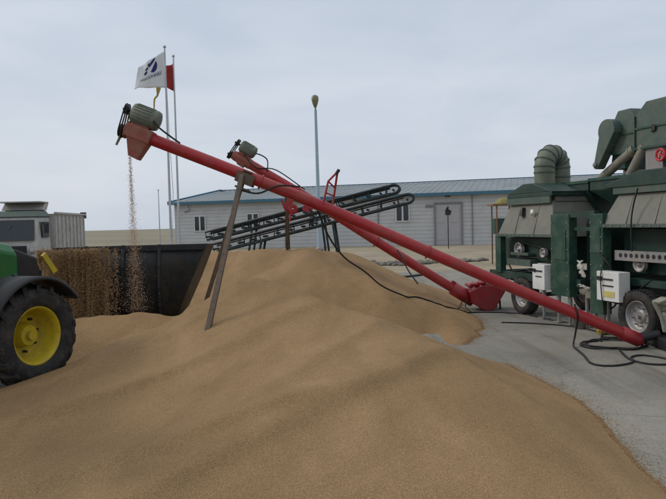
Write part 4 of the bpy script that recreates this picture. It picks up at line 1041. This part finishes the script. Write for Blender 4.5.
for (o, aa) in ((fm, (1.50, 1.92)), (nm, (.67, .91))):
    for a in aa:
        for k in range(6): mb = bolts(o, [(a, -.018, .62+.22*k)], .011); mb.build('bolt', 'steel', o)

# clutter under the machines
def lump(name, c, size, m, label, cat, seed, parent=None, sub=3):
    bm = bmesh.new(); bmesh.ops.create_icosphere(bm, subdivisions=sub, radius=1); mb = MB()
    for v in bm.verts:
        n = noise.fractal(v.co*1.3+V((seed*5.3, 0, 0)), .8, 2.2, 3); v.co *= 1+.32*n
        v.co = V((v.co.x*size[0], v.co.y*size[1], v.co.z*size[2]))+V(c)
    bm.verts.index_update(); mb.add([v.co.copy() for v in bm.verts], [tuple(v.index for v in f.verts) for f in bm.faces], True); bm.free()
    o = mb.build(name, m, parent, None if parent else c)
    if label: tag(o, label, cat)
    return o
eng = thing('drive_motor', 'motor bundled in dusty plastic sheet beside the near machine wheel at the right edge', 'motor', (4.62, 8.75, 0))
lump('plastic_cover', (4.68, 8.78, .40), (.20, .22, .28), 'film', None, None, 2, eng, 4)
lump('plastic_fold', (4.50, 8.74, .60), (.15, .14, .10), 'film', None, None, 4, eng, 4)
mb = MB(); mb.tube(spline([(4.36, 8.70, .62), (4.45, 8.62, .68), (4.62, 8.60, .70), (4.9, 8.6, .66)], 6), [.035]*19, 8); mb.tube(spline([(4.30, 8.68, .64), (4.38, 8.64, .45), (4.42, 8.62, .25)], 6), .03, 8); mb.build('wrapped_hose', 'film', eng)
mb = MB(); mb.box((4.72, 8.7, .10), (.75, .55, .16), bev=.03); mb.build('skid', 'black', eng)
mb = MB(); mb.tube([(4.18, 8.76, .15), (4.4, 8.73, .2)], .06, 12); mb.build('coupling', 'black', eng)
# gearbox/motor on the jack area between posts, with rags
gm = thing('gear_motor', 'small dusty gear motor between the two green posts', 'motor', mp_(1.2, .25, 0))
mb = MB(); mb.lathe(mp_(1.36, .16, .60), -MA, [(0, .001), (0, .07), (.24, .08), (.26, .001)], 16, closed=False); mb.box(mp_(1.12, .16, .58), (.14, .16, .16), MX, .02); mb.build('housing', 'pipe', gm)
mb = MB(); mb.tube([mp_(1.25, .16, .0), mp_(1.25, .16, .54)], .03, 8); mb.tube([mp_(1.05, .2, .0), mp_(1.05, .16, .5)], .02, 8); mb.build('stand', 'steel', gm)
def rag(pts, w, label, seed, m='rag'):
    vs = []; sp = spline(pts, 6)
    for i, p in enumerate(sp):
        for j in range(6):
            q = j/5-.5; vs.append(p+MA*w*q*(1+.3*math.sin(i*1.1+seed))+MBv*.02*math.sin(j*2.3+i*.9+seed)+Z*.015*math.sin(j*1.7+seed))
    n = len(sp); mb = MB(); mb.add(vs, [(i*6+j, i*6+j+1, (i+1)*6+j+1, (i+1)*6+j) for i in range(n-1) for j in range(5)], True)
    o = mb.build('rag', m, origin=sp[0]); md = o.modifiers.new('t', 'SOLIDIFY'); md.thickness = .008; tag(o, label, 'rag')
rag([mp_(1.24, .02, 1.10), mp_(1.20, .0, 1.02), mp_(1.14, -.01, .92), mp_(1.11, .0, .85)], .10, 'white rag hanging high between the two green posts', 1)
rag([mp_(1.30, .05, .70), mp_(1.2, .0, .72), mp_(1.08, -.02, .70), mp_(.99, .0, .67)], .09, 'pale rag draped over the small gear motor between the green posts', 3)
bx = thing('plastic_bucket', 'pale grey bucket standing on the concrete between the green posts', 'bucket', mp_(1.2, -.02, 0))
mb = MB(); mb.lathe(mp_(1.2, -.02, .012), Z, [(0, .001), (0, .09), (.26, .115), (.26, .125), (.275, .125), (.275, .108), (.02, .083), (.02, .001)], 24, closed=False); mb.build('body', 'white_dull', bx) if 'white_dull' in M else mb.build('body', 'grey', bx)
mb = MB(); hc = mp_(1.2, -.02, .27); mb.tube([hc+MA*.12*math.cos(PI*k/8)+Z*.02-MBv*.12*math.sin(PI*k/8) for k in range(9)], .005, 6); mb.build('handle', 'steel', bx)
lump('cloth', tuple(mp_(.62, -.06, .06)), (.10, .08, .055), 'yellow_rag', 'crumpled ochre cloth lying under the near white control box', 'cloth', 6)

# ------------------------------------------------------------------ cables
def cable(pts, r, label, n=8):
    sp = [V((p.x, p.y, max(p.z, surf(p.x, p.y)+r*.9))) for p in spline(pts, n)]; mb = MB(); mb.tube(sp, r, 8); o = mb.build('power_cable', 'cable', origin=sp[0]); tag(o, label, 'cable'); return o
cable([(-.22, 9.46, 2.03), (-.05, 9.7, 1.6), (.18, 10.1, 1.27), (.5, 10.5, 1.02), (.82, 10.9, .73), (1.25, 11.3, .50), (1.85, 11.8, .2), (2.35, 12.25, .05), (2.8, 12.5, .02), (3.5, 12.2, .02), (3.75, 11.5, .02), (4.0, 10.9, .02)], .0135,
      'black cable sagging from the near auger over the grain to the red hopper', 10)
cable([(1.28, 12.85, 1.25), (1.34, 12.7, 1.12), (1.45, 12.5, .86), (1.6, 12.3, .62)], .014, 'short black cable dangling from the middle of the farther auger')
cable([(1.75, 21.4, .03), (2.05, 21.0, .03), (2.3, 20.9, .03), (2.65, 21.2, .03), (3.0, 21.6, .03), (3.2, 21.9, .03)], .035, 'dark wavy hose lying on the far concrete edge left of the farther auger')
cable([(2.52, 12.72, .22), (2.45, 12.6, .12), (2.38, 12.5, .03)], .01, 'thin wire hanging under the left end of the red hopper')
cable([(2.62, 12.70, .25), (2.56, 12.6, .14), (2.62, 12.5, .05), (2.7, 12.45, .02)], .01, 'thin looped wire hanging beside the left end of the red hopper')
cable([(3.30, 8.86, .62), (3.33, 8.82, .45), (3.36, 9.0, .18), (3.30, 8.9, .025), (3.22, 8.35, .02), (3.13, 7.85, .02), (3.3, 7.7, .02), (3.62, 7.85, .02), (3.75, 8.15, .02), (3.95, 8.25, .02), (4.12, 8.0, .02), (4.02, 7.72, .02), (3.78, 7.75, .02), (3.68, 8.05, .02), (3.8, 8.6, .02)], .013,
      'black cable dropping from the near auger and looping on the concrete in the right foreground')
coil = []
for k in range(34):
    a = k*.55; coil.append((3.85+.42*math.cos(a)+.05*math.sin(k*1.7)+.004*k, 9.0+.36*math.sin(a)+.05*math.cos(k*2.3), .022+.006*(k % 3)))
cable(coil, .012, 'coiled black cable lying under the near auger beside the machine wheel', 4)
cable([(2.9, 11.2, .02), (3.4, 11.0, .02), (3.9, 10.6, .02), (4.1, 10.0, .02), (4.0, 9.6, .02), (4.2, 9.5, .02)], .012, 'thin black cable on the concrete running past the jack stands')
cable([tuple(mp_(.48, -.10, 1.2)), tuple(mp_(.49, -.18, .95)), tuple(mp_(.47, -.18, .6)), tuple(mp_(.44, -.15, .3)), tuple(mp_(.4, -.25, .03)), tuple(mp_(.1, -.5, .02))], .009, 'thin cable hanging down the front of the near white control box')

# ------------------------------------------------------------------ camera
p = math.radians(2.26); r = math.radians(1.4)
F = V((0, math.cos(p), -math.sin(p))); R0 = V((1, 0, 0)); U0 = V((0, math.sin(p), math.cos(p)))
Rv = R0*math.cos(r)-U0*math.sin(r); Uv = U0*math.cos(r)+R0*math.sin(r)
cam = bpy.data.cameras.new('camera'); co = bpy.data.objects.new('camera', cam); C.objects.link(co)
co.matrix_world = Matrix(((Rv.x, Uv.x, -F.x, 0), (Rv.y, Uv.y, -F.y, 0), (Rv.z, Uv.z, -F.z, 1.8), (0, 0, 0, 1)))
cam.sensor_width = 36; cam.lens = 35; cam.clip_end = 5000; cam.clip_start = .05
sc.camera = co

# ------------------------------------------------------------------ light
EL, AZ = math.radians(33), math.radians(-72)
w = bpy.data.worlds.new('World'); sc.world = w; w.use_nodes = True
N = w.node_tree.nodes; L = w.node_tree.links; N.clear()
out = N.new('ShaderNodeOutputWorld'); bg1 = N.new('ShaderNodeBackground'); bg2 = N.new('ShaderNodeBackground'); add = N.new('ShaderNodeAddShader')
sky = N.new('ShaderNodeTexSky'); sky.sky_type = 'NISHITA'; sky.sun_disc = False; sky.sun_elevation = EL; sky.sun_rotation = AZ
sky.air_density = 1.5; sky.dust_density = 4
L.new(sky.outputs[0], bg1.inputs[0]); bg1.inputs[1].default_value = .012
tc = N.new('ShaderNodeTexCoord'); sp = N.new('ShaderNodeSeparateXYZ'); L.new(tc.outputs['Generated'], sp.inputs[0])
rp = N.new('ShaderNodeValToRGB'); e = rp.color_ramp.elements
e[0].position = 0; e[0].color = (.545, .60, .68, 1); e[1].position = 1; e[1].color = (.82, .86, .92, 1)
x = e.new(.06); x.color = (.58, .635, .72, 1)
x = e.new(.36); x.color = (.49, .55, .65, 1)
x = e.new(.55); x.color = (.56, .62, .70, 1)
L.new(sp.outputs['Z'], rp.inputs['Fac'])
mp = N.new('ShaderNodeMapping'); mp.inputs['Scale'].default_value = (1, 1, 3.5); L.new(tc.outputs['Generated'], mp.inputs[0])
nz = N.new('ShaderNodeTexNoise'); nz.inputs['Scale'].default_value = 2.4; nz.inputs['Detail'].default_value = 7; nz.inputs['Roughness'].default_value = .55; nz.inputs['Distortion'].default_value = .4
L.new(mp.outputs[0], nz.inputs['Vector'])
r3 = N.new('ShaderNodeValToRGB'); r3.color_ramp.elements[0].position = .32; r3.color_ramp.elements[1].position = .7
r3.color_ramp.elements[0].color = (.905, .925, .95, 1); r3.color_ramp.elements[1].color = (1.13, 1.105, 1.075, 1)
L.new(nz.outputs['Fac'], r3.inputs['Fac'])
mx = N.new('ShaderNodeMix'); mx.data_type = 'RGBA'; mx.blend_type = 'MULTIPLY'; mx.inputs[0].default_value = 1
L.new(rp.outputs[0], mx.inputs[6]); L.new(r3.outputs[0], mx.inputs[7]); L.new(mx.outputs[2], bg2.inputs[0]); bg2.inputs[1].default_value = 1
L.new(bg1.outputs[0], add.inputs[0]); L.new(bg2.outputs[0], add.inputs[1]); L.new(add.outputs[0], out.inputs[0])
sun = bpy.data.lights.new('sun', 'SUN'); sun.energy = 1.15; sun.angle = math.radians(14); sun.color = (1, .96, .9)
so = bpy.data.objects.new('sun', sun); C.objects.link(so)
sd = V((math.sin(AZ)*math.cos(EL), math.cos(AZ)*math.cos(EL), math.sin(EL)))
so.rotation_euler = sd.to_track_quat('Z', 'Y').to_euler()

sc.view_settings.view_transform = 'Standard'; sc.view_settings.look = 'None'; sc.view_settings.gamma = 1
sc.view_settings.exposure = 0; sc.view_settings.use_curve_mapping = False
